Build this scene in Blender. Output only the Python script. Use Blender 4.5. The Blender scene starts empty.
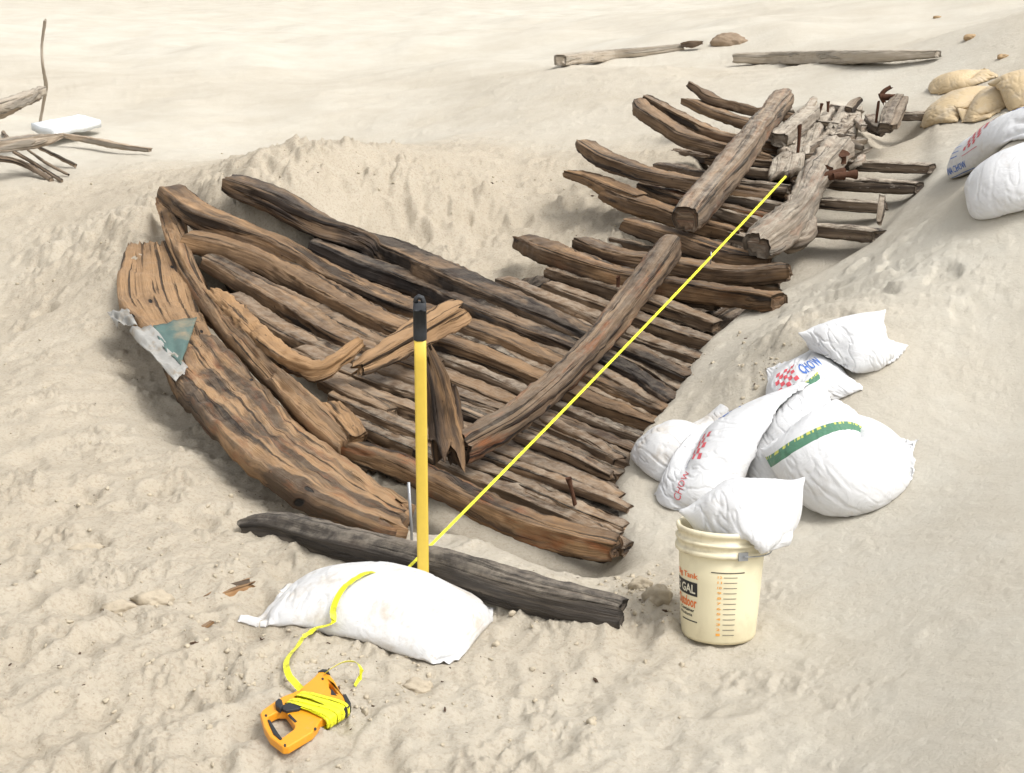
import bpy, bmesh, math, random
import numpy as np
from mathutils import Vector, Matrix
random.seed(7); rng = np.random.default_rng(11)
SC = bpy.context.scene; COL = SC.collection
R = math.radians

# ------------------------------------------------------------------ camera
F, CX, CY, PITCH, CAMH = 1300.0, 512.0, 386.5, R(17.0), 2.0
cam = bpy.data.cameras.new('camera'); camo = bpy.data.objects.new('camera', cam); COL.objects.link(camo)
camo.location = (0, 0, CAMH); camo.rotation_euler = (R(90) - PITCH, 0, 0)
cam.sensor_width = 36; cam.lens = F / 1024 * 36; cam.clip_start = 0.05; cam.clip_end = 3000
SC.camera = camo
# ------------------------------------------------------------------ sky and sun (thin bright overcast)
SUN_EL, SUN_AZ = R(58), R(122)            # azimuth measured from +Y (view direction) towards +X
w = bpy.data.worlds.new('World'); SC.world = w; w.use_nodes = True
nt = w.node_tree; nt.nodes.clear()
sky = nt.nodes.new('ShaderNodeTexSky'); sky.sky_type = 'NISHITA'; sky.sun_disc = False
sky.sun_elevation = SUN_EL; sky.sun_rotation = SUN_AZ; sky.air_density = 1.0; sky.dust_density = 4.0
hs = nt.nodes.new('ShaderNodeHueSaturation'); hs.inputs['Saturation'].default_value = 0.12
bg = nt.nodes.new('ShaderNodeBackground'); bg.inputs['Strength'].default_value = 0.15
wo = nt.nodes.new('ShaderNodeOutputWorld')
nt.links.new(sky.outputs[0], hs.inputs['Color']); nt.links.new(hs.outputs[0], bg.inputs['Color']); nt.links.new(bg.outputs[0], wo.inputs['Surface'])
sl = bpy.data.lights.new('sun', 'SUN'); sl.energy = 1.3; sl.angle = R(20); sl.color = (1, .98, .95)
so = bpy.data.objects.new('sun', sl); COL.objects.link(so)
sd = Vector((math.sin(SUN_AZ) * math.cos(SUN_EL), math.cos(SUN_AZ) * math.cos(SUN_EL), math.sin(SUN_EL)))
so.rotation_euler = sd.to_track_quat('Z', 'Y').to_euler(); so.location = (0, 0, 30)
SC.view_settings.view_transform = 'Standard'; SC.view_settings.look = 'None'
SC.view_settings.exposure = 0.70; SC.view_settings.gamma = 1.0
SC.render.engine = 'CYCLES'
SC.cycles.max_bounces = 6

# ------------------------------------------------------------------ numeric helpers
CP, SP = math.cos(PITCH), math.sin(PITCH)
def ray(px, py):
    u, v = (px - CX) / F, (py - CY) / F
    return np.array([u, CP - v * SP, -SP - v * CP])
def fftnoise(n, tile, lmin, lmax, beta, seed, ax=1.0, ay=1.0):
    """periodic noise n*n over a tile (m), band limited between two wavelengths; ax, ay stretch it"""
    g = np.random.default_rng(seed)
    wn = np.fft.fft2(g.standard_normal((n, n)))
    k = np.fft.fftfreq(n, tile / n)
    kx, ky = np.meshgrid(k * ax, k * ay)
    kk = np.hypot(kx, ky); kk[0, 0] = 1e9
    a = kk ** (-beta / 2) * np.exp(-(lmin * kk) ** 4) * (1 - np.exp(-(lmax * kk) ** 4))
    f = np.fft.ifft2(wn * a).real
    return (f / f.std()).astype(np.float32)
def samp(tex, tile, x, y):
    n = tex.shape[0]
    fx = np.asarray(x) / tile * n; fy = np.asarray(y) / tile * n
    ix = np.floor(fx).astype(int); iy = np.floor(fy).astype(int); tx = fx - ix; ty = fy - iy
    i0, i1, j0, j1 = ix % n, (ix + 1) % n, iy % n, (iy + 1) % n
    return (tex[j0, i0] * (1 - tx) + tex[j0, i1] * tx) * (1 - ty) + (tex[j1, i0] * (1 - tx) + tex[j1, i1] * tx) * ty
def sstep(a, b, x):
    t = np.clip((np.asarray(x, float) - a) / (b - a), 0, 1); return t * t * (3 - 2 * t)

# ------------------------------------------------------------------ terrain: broad form S(x, y) through surveyed points
SURV = [  # pixel, height
 (600,556,-.06),(430,500,-.05),(520,480,-.03),(170,205,.60),(300,250,.43),(400,400,.10),(200,330,.17),(300,430,.06),(120,260,.38),(600,390,.11),
 (500,300,.33),(680,230,.57),(740,180,.80),(800,112,1.06),(690,380,.22),(640,460,.06),(760,320,.37),(850,268,.56),(900,200,.80),(930,150,1.0),(910,108,1.15),
 (720,640,0),(650,590,-.02),(500,620,0),(400,580,0),(250,560,0.02),(50,500,.05),(50,300,.13),(50,400,.08),(150,420,.03),(50,700,.06),(250,720,0.02),(400,740,0),(600,740,0),(750,740,.03),
 (300,178,.84),(420,183,.72),(230,186,.76),(350,174,.81),(490,200,.55),(480,222,.46),(325,190,.74),(400,235,.42),(560,190,.60),(600,215,.54),(350,150,.50),(195,172,.60),(80,210,.42),
 (740,388,.31),(716,412,.20),(795,338,.52),(630,72,1.19),(690,76,1.18),(750,30,1.5),(850,25,1.56),(690,12,1.6),(600,100,1.0),(660,62,1.16),(570,64,1.2),(850,62,1.26),(760,72,1.16),(300,60,.95),(50,130,.62),(50,60,.95),(150,160,.52),(450,130,.72),(520,60,1.02),
 (1000,30,1.68),(950,60,1.45),(1010,140,1.28),(960,190,1.0),(1000,250,.86),(1000,320,.64),(1000,400,.43),(1000,500,.29),(1000,620,.26),(1000,760,.28),
 (870,505,.13),(700,500,.03),(780,400,.29),(850,300,.58),(850,400,.37),(860,620,.08),(930,560,.19),(850,760,.09),(660,500,.0),
]
def at_z(px, py, z):
    d = ray(px, py); t = (z - CAMH) / d[2]; return np.array([0, 0, CAMH]) + d * t
CTRL = np.array([at_z(*s) for s in SURV] + [
 (-6,3,.25),(-9,6,.3),(-8,0,.15),(-10,12,.7),(-12,20,1.0),(4,2,.75),(5,5,1.3),(7,8,2.2),(9,13,2.6),(3,-2,.5),(0,-4,.1),(-5,-5,.1),(0,1,.06),(6,-4,.9),
 (-9,28,1.2),(0,30,1.25),(9,28,1.9),(14,18,3.0),(-16,35,1.5),(0,42,1.45),(14,40,2.3)])
def tps_fit(P, lam):
    n = len(P); xy = P[:, :2]
    r2 = ((xy[:, None] - xy[None]) ** 2).sum(-1)
    K = .5 * r2 * np.log(r2 + 1e-9) + lam * np.eye(n)
    Q = np.c_[np.ones(n), xy]
    A = np.zeros((n + 3, n + 3)); A[:n, :n] = K; A[:n, n:] = Q; A[n:, :n] = Q.T
    return np.linalg.solve(A, np.r_[P[:, 2], np.zeros(3)])
TW = tps_fit(CTRL, .02)
def S(x, y):
    x = np.atleast_1d(np.asarray(x, float)); y = np.atleast_1d(np.asarray(y, float)); out = np.empty(x.shape).ravel()
    xf, yf = x.ravel(), y.ravel()
    for i in range(0, len(xf), 50000):
        X, Y = xf[i:i+50000], yf[i:i+50000]
        r2 = (X[:, None] - CTRL[None, :, 0]) ** 2 + (Y[:, None] - CTRL[None, :, 1]) ** 2
        z = (.5 * r2 * np.log(r2 + 1e-9)) @ TW[:-3] + TW[-3] + TW[-2] * X + TW[-1] * Y
        rr = np.hypot(X, Y - 12); far = sstep(28, 55, rr)
        dune = 1.6 + np.clip(rr - 30, 0, 400) * .015 + 1.2 * np.sin(X * .045 + 1) * np.sin(Y * .04) + .02 * np.clip(X, 0, 80)
        out[i:i+50000] = z * (1 - far) + dune * far
    return out.reshape(x.shape)
def P(px, py, lift=0.0):
    """the point on the ground form, raised by lift, that lies at a pixel of the survey photograph"""
    d = ray(px, py)
    ts = np.geomspace(1.5, 90, 220)
    g = CAMH + d[2] * ts - S(d[0] * ts, d[1] * ts) - lift
    k = np.argmax(g < 0)
    if g[k] >= 0: k = len(ts) - 1
    a, b = ts[max(k - 1, 0)], ts[k]
    for _ in range(14):
        m = .5 * (a + b)
        if CAMH + d[2] * m - S(d[0] * m, d[1] * m)[0] - lift < 0: b = m
        else: a = m
    return np.array([0, 0, CAMH]) + d * b
def depth(p): return p[1] * CP - (p[2] - CAMH) * SP
def mpp(p): return depth(p) / F                      # metres per pixel at a point

# ---- local detail fields on a 12.5 mm raster
X0, Y0, RES, NX, NY = -8.0, 1.0, .0125, 1200, 1200
gx = X0 + RES * np.arange(NX); gy = Y0 + RES * np.arange(NY)
GX, GY = np.meshgrid(gx, gy)
def grid_at(tex, x, y, fill=0.0):
    fx = (x - X0) / RES; fy = (y - Y0) / RES
    ok = (fx >= 0) & (fx < NX - 1.01) & (fy >= 0) & (fy < NY - 1.01)
    fx = np.clip(fx, 0, NX - 1.01); fy = np.clip(fy, 0, NY - 1.01)
    ix = fx.astype(int); iy = fy.astype(int); tx = fx - ix; ty = fy - iy
    v = (tex[iy, ix] * (1 - tx) + tex[iy, ix + 1] * tx) * (1 - ty) + (tex[iy + 1, ix] * (1 - tx) + tex[iy + 1, ix + 1] * tx) * ty
    return np.where(ok, v, fill)
def poly_mask(poly):
    m = np.zeros(GX.shape, bool); n = len(poly)
    for i in range(n):
        x1, y1 = poly[i]; x2, y2 = poly[(i + 1) % n]
        if y1 == y2: continue
        c = (y1 > GY) != (y2 > GY)
        m ^= c & (GX < (x2 - x1) * (GY - y1) / (y2 - y1) + x1)
    return m
def blur(m, s):
    kx = np.fft.fftfreq(NX, RES); ky = np.fft.fftfreq(NY, RES)
    g = np.exp(-2 * (math.pi * s) ** 2 * (kx[None] ** 2 + ky[:, None] ** 2))
    return np.fft.ifft2(np.fft.fft2(m.astype(float)) * g).real
def pix_poly(pts): return [P(x, y)[:2] for x, y in pts]

DIST = [(50,700,1),(200,650,1),(400,720,.8),(550,700,.75),(640,740,.6),(760,720,.4),(850,600,.2),(950,700,.03),(1000,500,.02),(900,420,.15),(1000,300,.05),(950,250,.08),(940,480,.03),(900,560,.05),(830,330,.5),(740,370,.6),
 (50,500,1),(200,520,1),(50,350,.95),(50,250,.8),(150,200,.9),(300,170,1.9),(250,168,1.8),(350,170,1.9),(420,185,1.7),(480,200,1.6),(200,180,1.5),(450,190,1.0),(770,355,.55),(800,335,.4),(745,385,.5),(690,360,.3),(500,230,1.4),(400,218,1.6),(330,205,1.4),(520,232,1.4),(560,210,1.2),(600,130,.4),(450,130,.4),(300,130,.22),(150,140,.12),(50,150,.1),
 (300,50,.03),(600,50,.05),(850,90,.1),(900,30,.15),(950,180,.12),(880,250,.3),(650,600,.9),(620,640,.9),(680,520,.25),(700,440,.3),(300,30,.02),(20,30,.02),(860,520,.15),(800,560,.2)]
DP = np.array([list(P(a, b)[:2]) + [v] for a, b, v in DIST] + [(-6,3,.8),(-9,8,.6),(5,4,.05),(7,9,.1),(0,0,.9),(-5,-5,.6),(5,-5,.2),(0,35,.02),(-12,25,.02),(14,25,.05)])
def disturbed(x, y):
    d2 = (x[..., None] - DP[:, 0]) ** 2 + (y[..., None] - DP[:, 1]) ** 2
    wgt = 1 / (d2 + .04) ** 1.6
    return (wgt * DP[:, 2]).sum(-1) / wgt.sum(-1)
def disturbed_big(x, y):
    o = np.empty(x.size); xf, yf = x.ravel(), y.ravel()
    for i in range(0, x.size, 60000): o[i:i+60000] = disturbed(xf[i:i+60000], yf[i:i+60000])
    return o.reshape(x.shape)
WRECK = [(150,215),(172,190),(200,205),(235,222),(290,222),(325,236),(400,262),(480,284),(520,262),(560,262),(600,262),(640,236),(672,225),(690,190),(700,165),(720,140),(770,118),(850,104),(900,112),(926,122),
 (925,175),(905,198),(872,236),(786,282),(740,303),(700,337),(676,372),(648,412),(614,452),(606,500),(622,560),(590,572),(545,556),(470,525),(410,520),(330,480),(255,425),(215,380),(190,330),(165,300),(150,250)]
wm = blur(poly_mask(pix_poly(WRECK)), .05)
FILL = [(770,128),(830,100),(870,112),(880,140),(930,118),(930,165),(840,168),(790,150)]
fm = blur(poly_mask(pix_poly(FILL)), .06)
f2 = blur(poly_mask(pix_poly([(800,150),(935,150),(930,180),(880,240),(800,285),(770,290)])), .08)
f3 = blur(poly_mask(pix_poly([(792,112),(850,104),(862,150),(835,160),(800,150)])), .07)
DIG = -.15 * wm + .10 * fm * wm + .07 * f2 * wm * (1 - fm) + .10 * f3
UNDER = [(112,322),(150,330),(190,385),(255,455),(330,510),(400,530),(380,540),(300,520),(220,470),(150,410),(110,350)]   # scour hollow along the hull's outer edge
DIG -= .10 * blur(poly_mask(pix_poly(UNDER)), .09)
for bx_, by_, br_, bh_ in [(424,580,.11,.05),(360,566,.10,.03),(480,596,.10,.03),(560,622,.10,.03),(300,548,.10,.03),(600,636,.09,.02)]:   # sand banked against the black log
    q_ = P(bx_, by_, 0); DIG += bh_ * np.exp(-((GX - q_[0]) ** 2 + (GY - q_[1]) ** 2) / br_ ** 2)
LEDGE = blur(poly_mask(pix_poly([(735,385),(775,310),(880,240),(960,235),(1015,250),(1015,340),(930,320),(850,330),(790,400)])), .10)
HEAP = blur(poly_mask(pix_poly([(20,230),(190,185),(300,150),(450,165),(525,212),(480,250),(400,225),(330,195),(250,185),(150,215),(110,260),(30,270)])), .09)
# footprints and shovel marks
dents = np.zeros((NY, NX))
for _ in range(1500):
    px = rng.uniform(-60, 1080); py = rng.uniform(110, 790)
    p = P(px, py)
    if p[1] > 15 or p[1] < 1.2: continue
    dm = disturbed(np.array([p[0]]), np.array([p[1]]))[0]
    if rng.random() > dm * .9: continue
    a, b = rng.uniform(.035, .15), rng.uniform(.03, .07); th = rng.uniform(0, math.pi); dep = rng.uniform(.008, .034) * (b / .06)
    rad = a * 2.6
    i0, i1 = int((p[0] - rad - X0) / RES), int((p[0] + rad - X0) / RES) + 1; j0, j1 = int((p[1] - rad - Y0) / RES), int((p[1] + rad - Y0) / RES) + 1
    i0, j0 = max(i0, 0), max(j0, 0); i1, j1 = min(i1, NX), min(j1, NY)
    if i1 <= i0 or j1 <= j0: continue
    xx, yy = GX[j0:j1, i0:i1] - p[0], GY[j0:j1, i0:i1] - p[1]
    u = (xx * math.cos(th) + yy * math.sin(th)) / a; v = (-xx * math.sin(th) + yy * math.cos(th)) / b
    q = np.sqrt(u * u + v * v)
    sk = 1 + .5 * u
    dents[j0:j1, i0:i1] += dep * (-np.exp(-q ** 4 * .9) * sk + .55 * np.exp(-((q - 1.35) / .33) ** 2))
TA = fftnoise(512, 8.0, .16, 1.2, 3.0, 1)
TB = fftnoise(1024, 6.0, .035, .22, 2.6, 2)
TC = fftnoise(1024, 3.0, .012, .07, 2.2, 3)
TD = fftnoise(512, 30.0, .8, 8.0, 3.0, 4)
TE = fftnoise(512, 6.0, .03, .9, 2.6, 5, ax=.16, ay=1.3)     # wind-drawn streaks
def ground(x, y, fine=True):
    x = np.atleast_1d(np.asarray(x, float)); y = np.atleast_1d(np.asarray(y, float))
    m = disturbed_big(x, y); r = np.hypot(x, y)
    z = S(x, y) + grid_at(DIG, x, y)
    wmk = grid_at(wm, x, y)
    mm = m * (1 - .75 * wmk)
    z = z + mm * (.011 * samp(TA, 8.0, x, y) + .55 * grid_at(dents, x, y))
    if fine:
        tb = samp(TB, 6.0, x, y)
        crumb = sstep(.3, 1.5, samp(TA, 8.0, x * 1.7 + 3, y * 1.7))
        z = z + mm * (.0028 * tb + crumb * .010 * np.abs(tb)) + mm * (.0012 + .0048 * crumb) * samp(TC, 3.0, x, y)
        a = R(35); xr = x * math.cos(a) + y * math.sin(a); yr = -x * math.sin(a) + y * math.cos(a)
        z = z + (.0012 * (1 - m)) * samp(TE, 6.0, xr, yr) * sstep(1, 3, r)
    z = z + (1 - m) * .055 * samp(TD, 30.0, x, y) * sstep(9, 16, r)
    lg = grid_at(LEDGE, x, y); hp_ = grid_at(HEAP, x, y); tl = samp(TA, 8.0, x * 1.15 + 1.3, y * 1.15); a = R(52); th_ = samp(TE, 6.0, x * math.cos(a) + y * math.sin(a), -x * math.sin(a) + y * math.cos(a))
    z = z + lg * (.030 * sstep(.15, .42, tl) + .014 * sstep(.5, .8, th_) - .006) + hp_ * (.040 * sstep(.0, .3, tl) + .022 * np.abs(samp(TB, 6.0, x * .6, y * .6)) - .02)
    rip = np.sin((y + .35 * samp(TD, 30.0, x, y) + .08 * x) * 2 * math.pi / .55)
    z = z + .008 * rip * sstep(9.5, 12, y) * (1 - sstep(22, 34, y)) * (1 - sstep(-2.5, .5, x)) * (1 - m)
    return z
def G(x, y): return float(ground(x, y)[0])

# ------------------------------------------------------------------ node helpers and materials
def new_mat(name):
    m = bpy.data.materials.new(name); m.use_nodes = True; t = m.node_tree
    for n in list(t.nodes): t.nodes.remove(n)
    out = t.nodes.new('ShaderNodeOutputMaterial'); b = t.nodes.new('ShaderNodeBsdfPrincipled')
    t.links.new(b.outputs[0], out.inputs[0]); return m, t, b
def N(t, kind, **kw):
    n = t.nodes.new(kind)
    for k, v in kw.items():
        if k in n.inputs: n.inputs[k].default_value = v
        else: setattr(n, k, v)
    return n
def L(t, a, b): t.links.new(a, b)
def math_n(t, op, a, b=None, clamp=False):
    n = t.nodes.new('ShaderNodeMath'); n.operation = op; n.use_clamp = clamp
    for i, s in enumerate((a, b)):
        if s is None: continue
        if isinstance(s, (int, float)): n.inputs[i].default_value = s
        else: L(t, s, n.inputs[i])
    return n.outputs[0]
def mix(t, fac, a, b):
    n = t.nodes.new('ShaderNodeMix'); n.data_type = 'RGBA'
    for s, k in ((fac, 0), (a, 6), (b, 7)):
        if isinstance(s, (int, float)): n.inputs[k].default_value = s
        elif isinstance(s, tuple): n.inputs[k].default_value = (*s, 1) if len(s) == 3 else s
        else: L(t, s, n.inputs[k])
    return n.outputs[2]
def ramp(t, src, stops):
    n = t.nodes.new('ShaderNodeValToRGB'); e = n.color_ramp.elements
    e[0].position, e[0].color = stops[0][0], (*stops[0][1], 1); e[1].position, e[1].color = stops[-1][0], (*stops[-1][1], 1)
    for p, c in stops[1:-1]:
        q = e.new(p); q.color = (*c, 1)
    L(t, src, n.inputs[0]); return n.outputs[0]
def mrange(t, src, a, b, c=0., d=1.):
    n = t.nodes.new('ShaderNodeMapRange'); L(t, src, n.inputs[0])
    for i, v in enumerate((a, b, c, d)): n.inputs[i + 1].default_value = v
    return n.outputs[0]
def noise(t, vec, scale, detail=4, rough=.55, dist=0.):
    n = t.nodes.new('ShaderNodeTexNoise'); L(t, vec, n.inputs['Vector'])
    n.inputs['Scale'].default_value = scale; n.inputs['Detail'].default_value = detail; n.inputs['Roughness'].default_value = rough; n.inputs['Distortion'].default_value = dist
    return n.outputs['Fac']
def mapping(t, vec, sc, loc=(0, 0, 0)):
    n = t.nodes.new('ShaderNodeMapping'); L(t, vec, n.inputs[0]); n.inputs['Scale'].default_value = sc; n.inputs['Location'].default_value = loc; return n.outputs[0]
def attr(t, name, typ='OBJECT', out='Fac'):
    n = t.nodes.new('ShaderNodeAttribute'); n.attribute_type = typ; n.attribute_name = name; return n.outputs[out]
def bump(t, h, strength, dist, normal=None):
    n = t.nodes.new('ShaderNodeBump'); n.inputs['Strength'].default_value = strength; n.inputs['Distance'].default_value = dist; L(t, h, n.inputs['Height'])
    if normal is not None: L(t, normal, n.inputs['Normal'])
    return n.outputs[0]

def sand_material():
    m, t, b = new_mat('sand')
    pos = N(t, 'ShaderNodeNewGeometry').outputs['Position']
    damp = attr(t, 'damp', 'GEOMETRY')
    n1 = noise(t, pos, 1.3, 5, .6); n2 = noise(t, pos, 9, 6, .65); n3 = noise(t, pos, 900, 2, .7); n4 = noise(t, pos, 70, 4, .7)
    dfac = math_n(t, 'ADD', damp, math_n(t, 'MULTIPLY', math_n(t, 'SUBTRACT', n2, .5), .7), True)
    c = mix(t, dfac, (.55, .52, .445), (.47, .412, .322))
    c = mix(t, mrange(t, n1, .38, .7, 0, .4), c, (.40, .345, .262))
    c = mix(t, math_n(t, 'MULTIPLY', mrange(t, n4, .50, .66, 0, .5), damp, True), c, (.27, .21, .145))
    c = mix(t, mrange(t, n3, .35, .7, 0, .2), c, (.26, .21, .15))
    v = t.nodes.new('ShaderNodeTexVoronoi'); L(t, pos, v.inputs['Vector']); v.inputs['Scale'].default_value = 26
    spk = math_n(t, 'MULTIPLY', math_n(t, 'LESS_THAN', v.outputs['Distance'], .09), math_n(t, 'MULTIPLY', mrange(t, noise(t, pos, 2.2, 3), .56, .62), math_n(t, 'ADD', damp, .15, True)))
    c = mix(t, math_n(t, 'MULTIPLY', spk, .75), c, (.09, .06, .04))
    L(t, c, b.inputs['Base Color']); b.inputs['Roughness'].default_value = .95; b.inputs['Specular IOR Level'].default_value = .15
    h = math_n(t, 'ADD', math_n(t, 'MULTIPLY', n4, math_n(t, 'ADD', .12, damp)), math_n(t, 'MULTIPLY', n3, .3))
    st = bump(t, noise(t, pos, 28, 6, .68), .5, .02)
    L(t, bump(t, h, .7, .008, st), b.inputs['Normal'])
    return m

def wood_material(name='wood'):
    """weathered ship timber; object properties tone (0 dark .. 1 pale), stain, rust, dust vary it"""
    m, t, b = new_mat(name)
    uv = N(t, 'ShaderNodeUVMap', uv_map='UVMap').outputs[0]
    tone, stain, rust, dust = (attr(t, k) for k in ('tone', 'stain', 'rust', 'dust'))
    warm = attr(t, 'warm')
    g1 = noise(t, mapping(t, uv, (1.1, 38, 1)), 1.0, 6, .62, .35)
    g2 = noise(t, mapping(t, uv, (3.0, 150, 1), (7, 3, 0)), 1.0, 4, .6, .2)
    big = noise(t, mapping(t, uv, (1.7, 6, 1), (2, 9, 0)), 1.0, 5, .6, .35)
    crk = noise(t, mapping(t, uv, (.9, 24, 1), (13, 1, 0)), 1.0, 4, .55, .4)
    pit = noise(t, mapping(t, uv, (22, 60, 1)), 1.0, 3, .6)
    pale = mix(t, big, (.42, .250, .118), (.28, .165, .080))
    pale = mix(t, warm, mix(t, big, (.38, .32, .245), (.25, .20, .148)), pale)
    dark = mix(t, warm, (.052, .045, .040), mix(t, big, (.085, .048, .026), (.038, .026, .018)))
    g1c = mrange(t, g1, .34, .66)
    pln = attr(t, 'plain'); calm = math_n(t, 'SUBTRACT', 1.0, math_n(t, 'MULTIPLY', pln, .62))
    patchy = mrange(t, noise(t, mapping(t, uv, (.8, 3.5, 1), (21, 4, 0)), 1.0, 3, .5, .4), .35, .65, .35, 1.2)
    f = math_n(t, 'ADD', math_n(t, 'ADD', tone, .05), math_n(t, 'MULTIPLY', math_n(t, 'MULTIPLY', math_n(t, 'SUBTRACT', g1c, .5), .95), math_n(t, 'MULTIPLY', calm, patchy)))
    f = math_n(t, 'ADD', f, math_n(t, 'MULTIPLY', math_n(t, 'SUBTRACT', mrange(t, big, .3, .7), .5), .5), True)
    c = mix(t, f, dark, pale)
    c = mix(t, math_n(t, 'MULTIPLY', mrange(t, g2, .42, .72, 0, .6), math_n(t, 'MULTIPLY', calm, patchy), True), c, (.075, .046, .028))
    fl = mrange(t, noise(t, mapping(t, uv, (7, 55, 1), (3, 17, 0)), 1.0, 4, .65), .60, .68)
    c = mix(t, math_n(t, 'MULTIPLY', fl, math_n(t, 'MULTIPLY', dust, .8, True)), c, (.50, .44, .36))
    sfac = math_n(t, 'MULTIPLY', mrange(t, noise(t, mapping(t, uv, (1.3, 9, 1), (5, 5, 0)), 1.0, 5, .6, .5), .46, .56), stain)
    c = mix(t, math_n(t, 'MULTIPLY', sfac, .92), c, (.022, .018, .016))
    rfac = math_n(t, 'MULTIPLY', mrange(t, noise(t, mapping(t, uv, (3.2, 13, 1), (1, 8, 0)), 1.0, 5, .65, .4), .52, .66), rust)
    c = mix(t, rfac, c, (.23, .078, .025))
    cr = mrange(t, crk, .38, .43, 1, 0)
    c = mix(t, math_n(t, 'MULTIPLY', cr, .85), c, (.014, .010, .008))
    vo = t.nodes.new('ShaderNodeTexVoronoi'); L(t, mapping(t, uv, (3.2, 7.5, 1), (4, 2, 0)), vo.inputs['Vector']); vo.inputs['Scale'].default_value = 1.0
    sp = N(t, 'ShaderNodeSeparateColor'); L(t, vo.outputs['Color'], sp.inputs[0])
    hole = math_n(t, 'MULTIPLY', mrange(t, vo.outputs['Distance'], .07, .10, 1, 0), math_n(t, 'GREATER_THAN', sp.outputs[0], .72))
    halo = math_n(t, 'MULTIPLY', mrange(t, vo.outputs['Distance'], .10, .38, 1, 0), math_n(t, 'GREATER_THAN', sp.outputs[0], .66))
    c = mix(t, math_n(t, 'MULTIPLY', halo, .5), c, (.07, .038, .022))
    c = mix(t, hole, c, (.010, .008, .007))
    pf = mrange(t, pit, .66, .72)
    c = mix(t, math_n(t, 'MULTIPLY', pf, .6), c, (.02, .014, .01))
    # blown sand lying on faces that look up
    nz = N(t, 'ShaderNodeSeparateXYZ'); L(t, N(t, 'ShaderNodeNewGeometry').outputs['Normal'], nz.inputs[0])
    pos = N(t, 'ShaderNodeNewGeometry').outputs['Position']
    dn = math_n(t, 'MULTIPLY', mrange(t, nz.outputs[2], .35, .9), mrange(t, noise(t, pos, 16, 6, .7), .40, .62))
    dn = math_n(t, 'MULTIPLY', dn, dust, True)
    c = mix(t, dn, c, (.42, .36, .28))
    blc = attr(t, 'bleach')
    c = mix(t, math_n(t, 'MULTIPLY', blc, mrange(t, g2, .3, .7, 1., .55)), c, (.45, .40, .325))
    L(t, c, b.inputs['Base Color'])
    L(t, mrange(t, g1, .3, .7, .62, .9), b.inputs['Roughness']); b.inputs['Specular IOR Level'].default_value = .3
    h = math_n(t, 'ADD', math_n(t, 'MULTIPLY', g1, 1.0), math_n(t, 'MULTIPLY', g2, .45))
    h = math_n(t, 'SUBTRACT', h, math_n(t, 'MULTIPLY', math_n(t, 'MAXIMUM', cr, hole), .9))
    L(t, bump(t, h, 1.0, .016), b.inputs['Normal'])
    return m

def plain(name, col, rough=.6, spec=.4, metal=0., var=.15, scale=30, bmp=.2, bdist=.003, dirt=None, dirt_scale=9, dirt_lo=.55, dirt_hi=.7, dirt_amt=.7):
    m, t, b = new_mat(name)
    oc = N(t, 'ShaderNodeTexCoord').outputs['Object']
    n = noise(t, oc, scale, 5, .6)
    c = mix(t, n, tuple(x * (1 - var) for x in col), tuple(min(1, x * (1 + var)) for x in col))
    if dirt:
        c = mix(t, mrange(t, noise(t, oc, dirt_scale, 6, .65), dirt_lo, dirt_hi, 0, dirt_amt), c, dirt)
    L(t, c, b.inputs['Base Color']); b.inputs['Roughness'].default_value = rough; b.inputs['Specular IOR Level'].default_value = spec; b.inputs['Metallic'].default_value = metal
    if bmp: L(t, bump(t, n, bmp, bdist), b.inputs['Normal'])
    return m
M_SAND = sand_material(); M_WOOD = wood_material()

# ------------------------------------------------------------------ object helpers
def prop(o, **kw):
    for k, v in kw.items():
        if v is not None: o[k] = v
    return o
def mk(name, V, Fc, mat, parent=None, origin=None, smooth=True, uv=None, label=None, cat=None, group=None, kind=None, **props):
    """one mesh object from world-space vertices; its origin sits at the parent's, else at the given base"""
    V = np.asarray(V, float)
    if parent is not None: org = np.array(parent['_org']) if '_org' in parent else np.zeros(3)
    elif origin is not None: org = np.asarray(origin, float)
    else: org = np.array([V[:, 0].mean(), V[:, 1].mean(), V[:, 2].min()])
    me = bpy.data.meshes.new(name); me.from_pydata((V - org).tolist(), [], [list(map(int, f)) for f in Fc]); me.update()
    if smooth: me.polygons.foreach_set('use_smooth', [True] * len(me.polygons))
    if uv is not None:
        lay = me.uv_layers.new(name='UVMap'); li = np.empty(len(me.loops), int); me.loops.foreach_get('vertex_index', li)
        lay.data.foreach_set('uv', np.asarray(uv, np.float32)[li].ravel())
    me.materials.append(mat)
    o = bpy.data.objects.new(name, me); COL.objects.link(o)
    if parent is not None: o.parent = parent
    else: o.location = org
    o['_org'] = list(map(float, org))
    if cat and not kind: kind = 'thing'
    prop(o, label=label, category=cat, group=group, kind=kind, **props); return o
def empty(name, loc, label, cat, group=None):
    o = bpy.data.objects.new(name, None); COL.objects.link(o); o.location = loc; o.empty_display_size = .1; o['_org'] = [float(v) for v in loc]
    return prop(o, label=label, category=cat, group=group, kind='thing')
def catmull(pts, step):
    pts = np.asarray(pts, float)
    if len(pts) == 2:
        n = max(2, int(np.linalg.norm(pts[1] - pts[0]) / step)); return pts[0] + (pts[1] - pts[0]) * np.linspace(0, 1, n + 1)[:, None]
    q = np.vstack([2 * pts[0] - pts[1], pts, 2 * pts[-1] - pts[-2]]); out = []
    for i in range(1, len(q) - 2):
        n = max(2, int(np.linalg.norm(q[i + 1][:3] - q[i][:3]) / step)); tt = np.linspace(0, 1, n, endpoint=False)[:, None]
        a, b2, c, d = q[i-1], q[i], q[i+1], q[i+2]
        out.append(.5 * (2*b2 + (c - a) * tt + (2*a - 5*b2 + 4*c - d) * tt**2 + (3*b2 - a - 3*c + d) * tt**3))
    return np.vstack(out + [pts[-1][None]])
WN = fftnoise(512, 8.0, .05, .6, 2.4, 21, ax=6.0, ay=.30)     # long grain grooves  (x along, y across)
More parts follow.
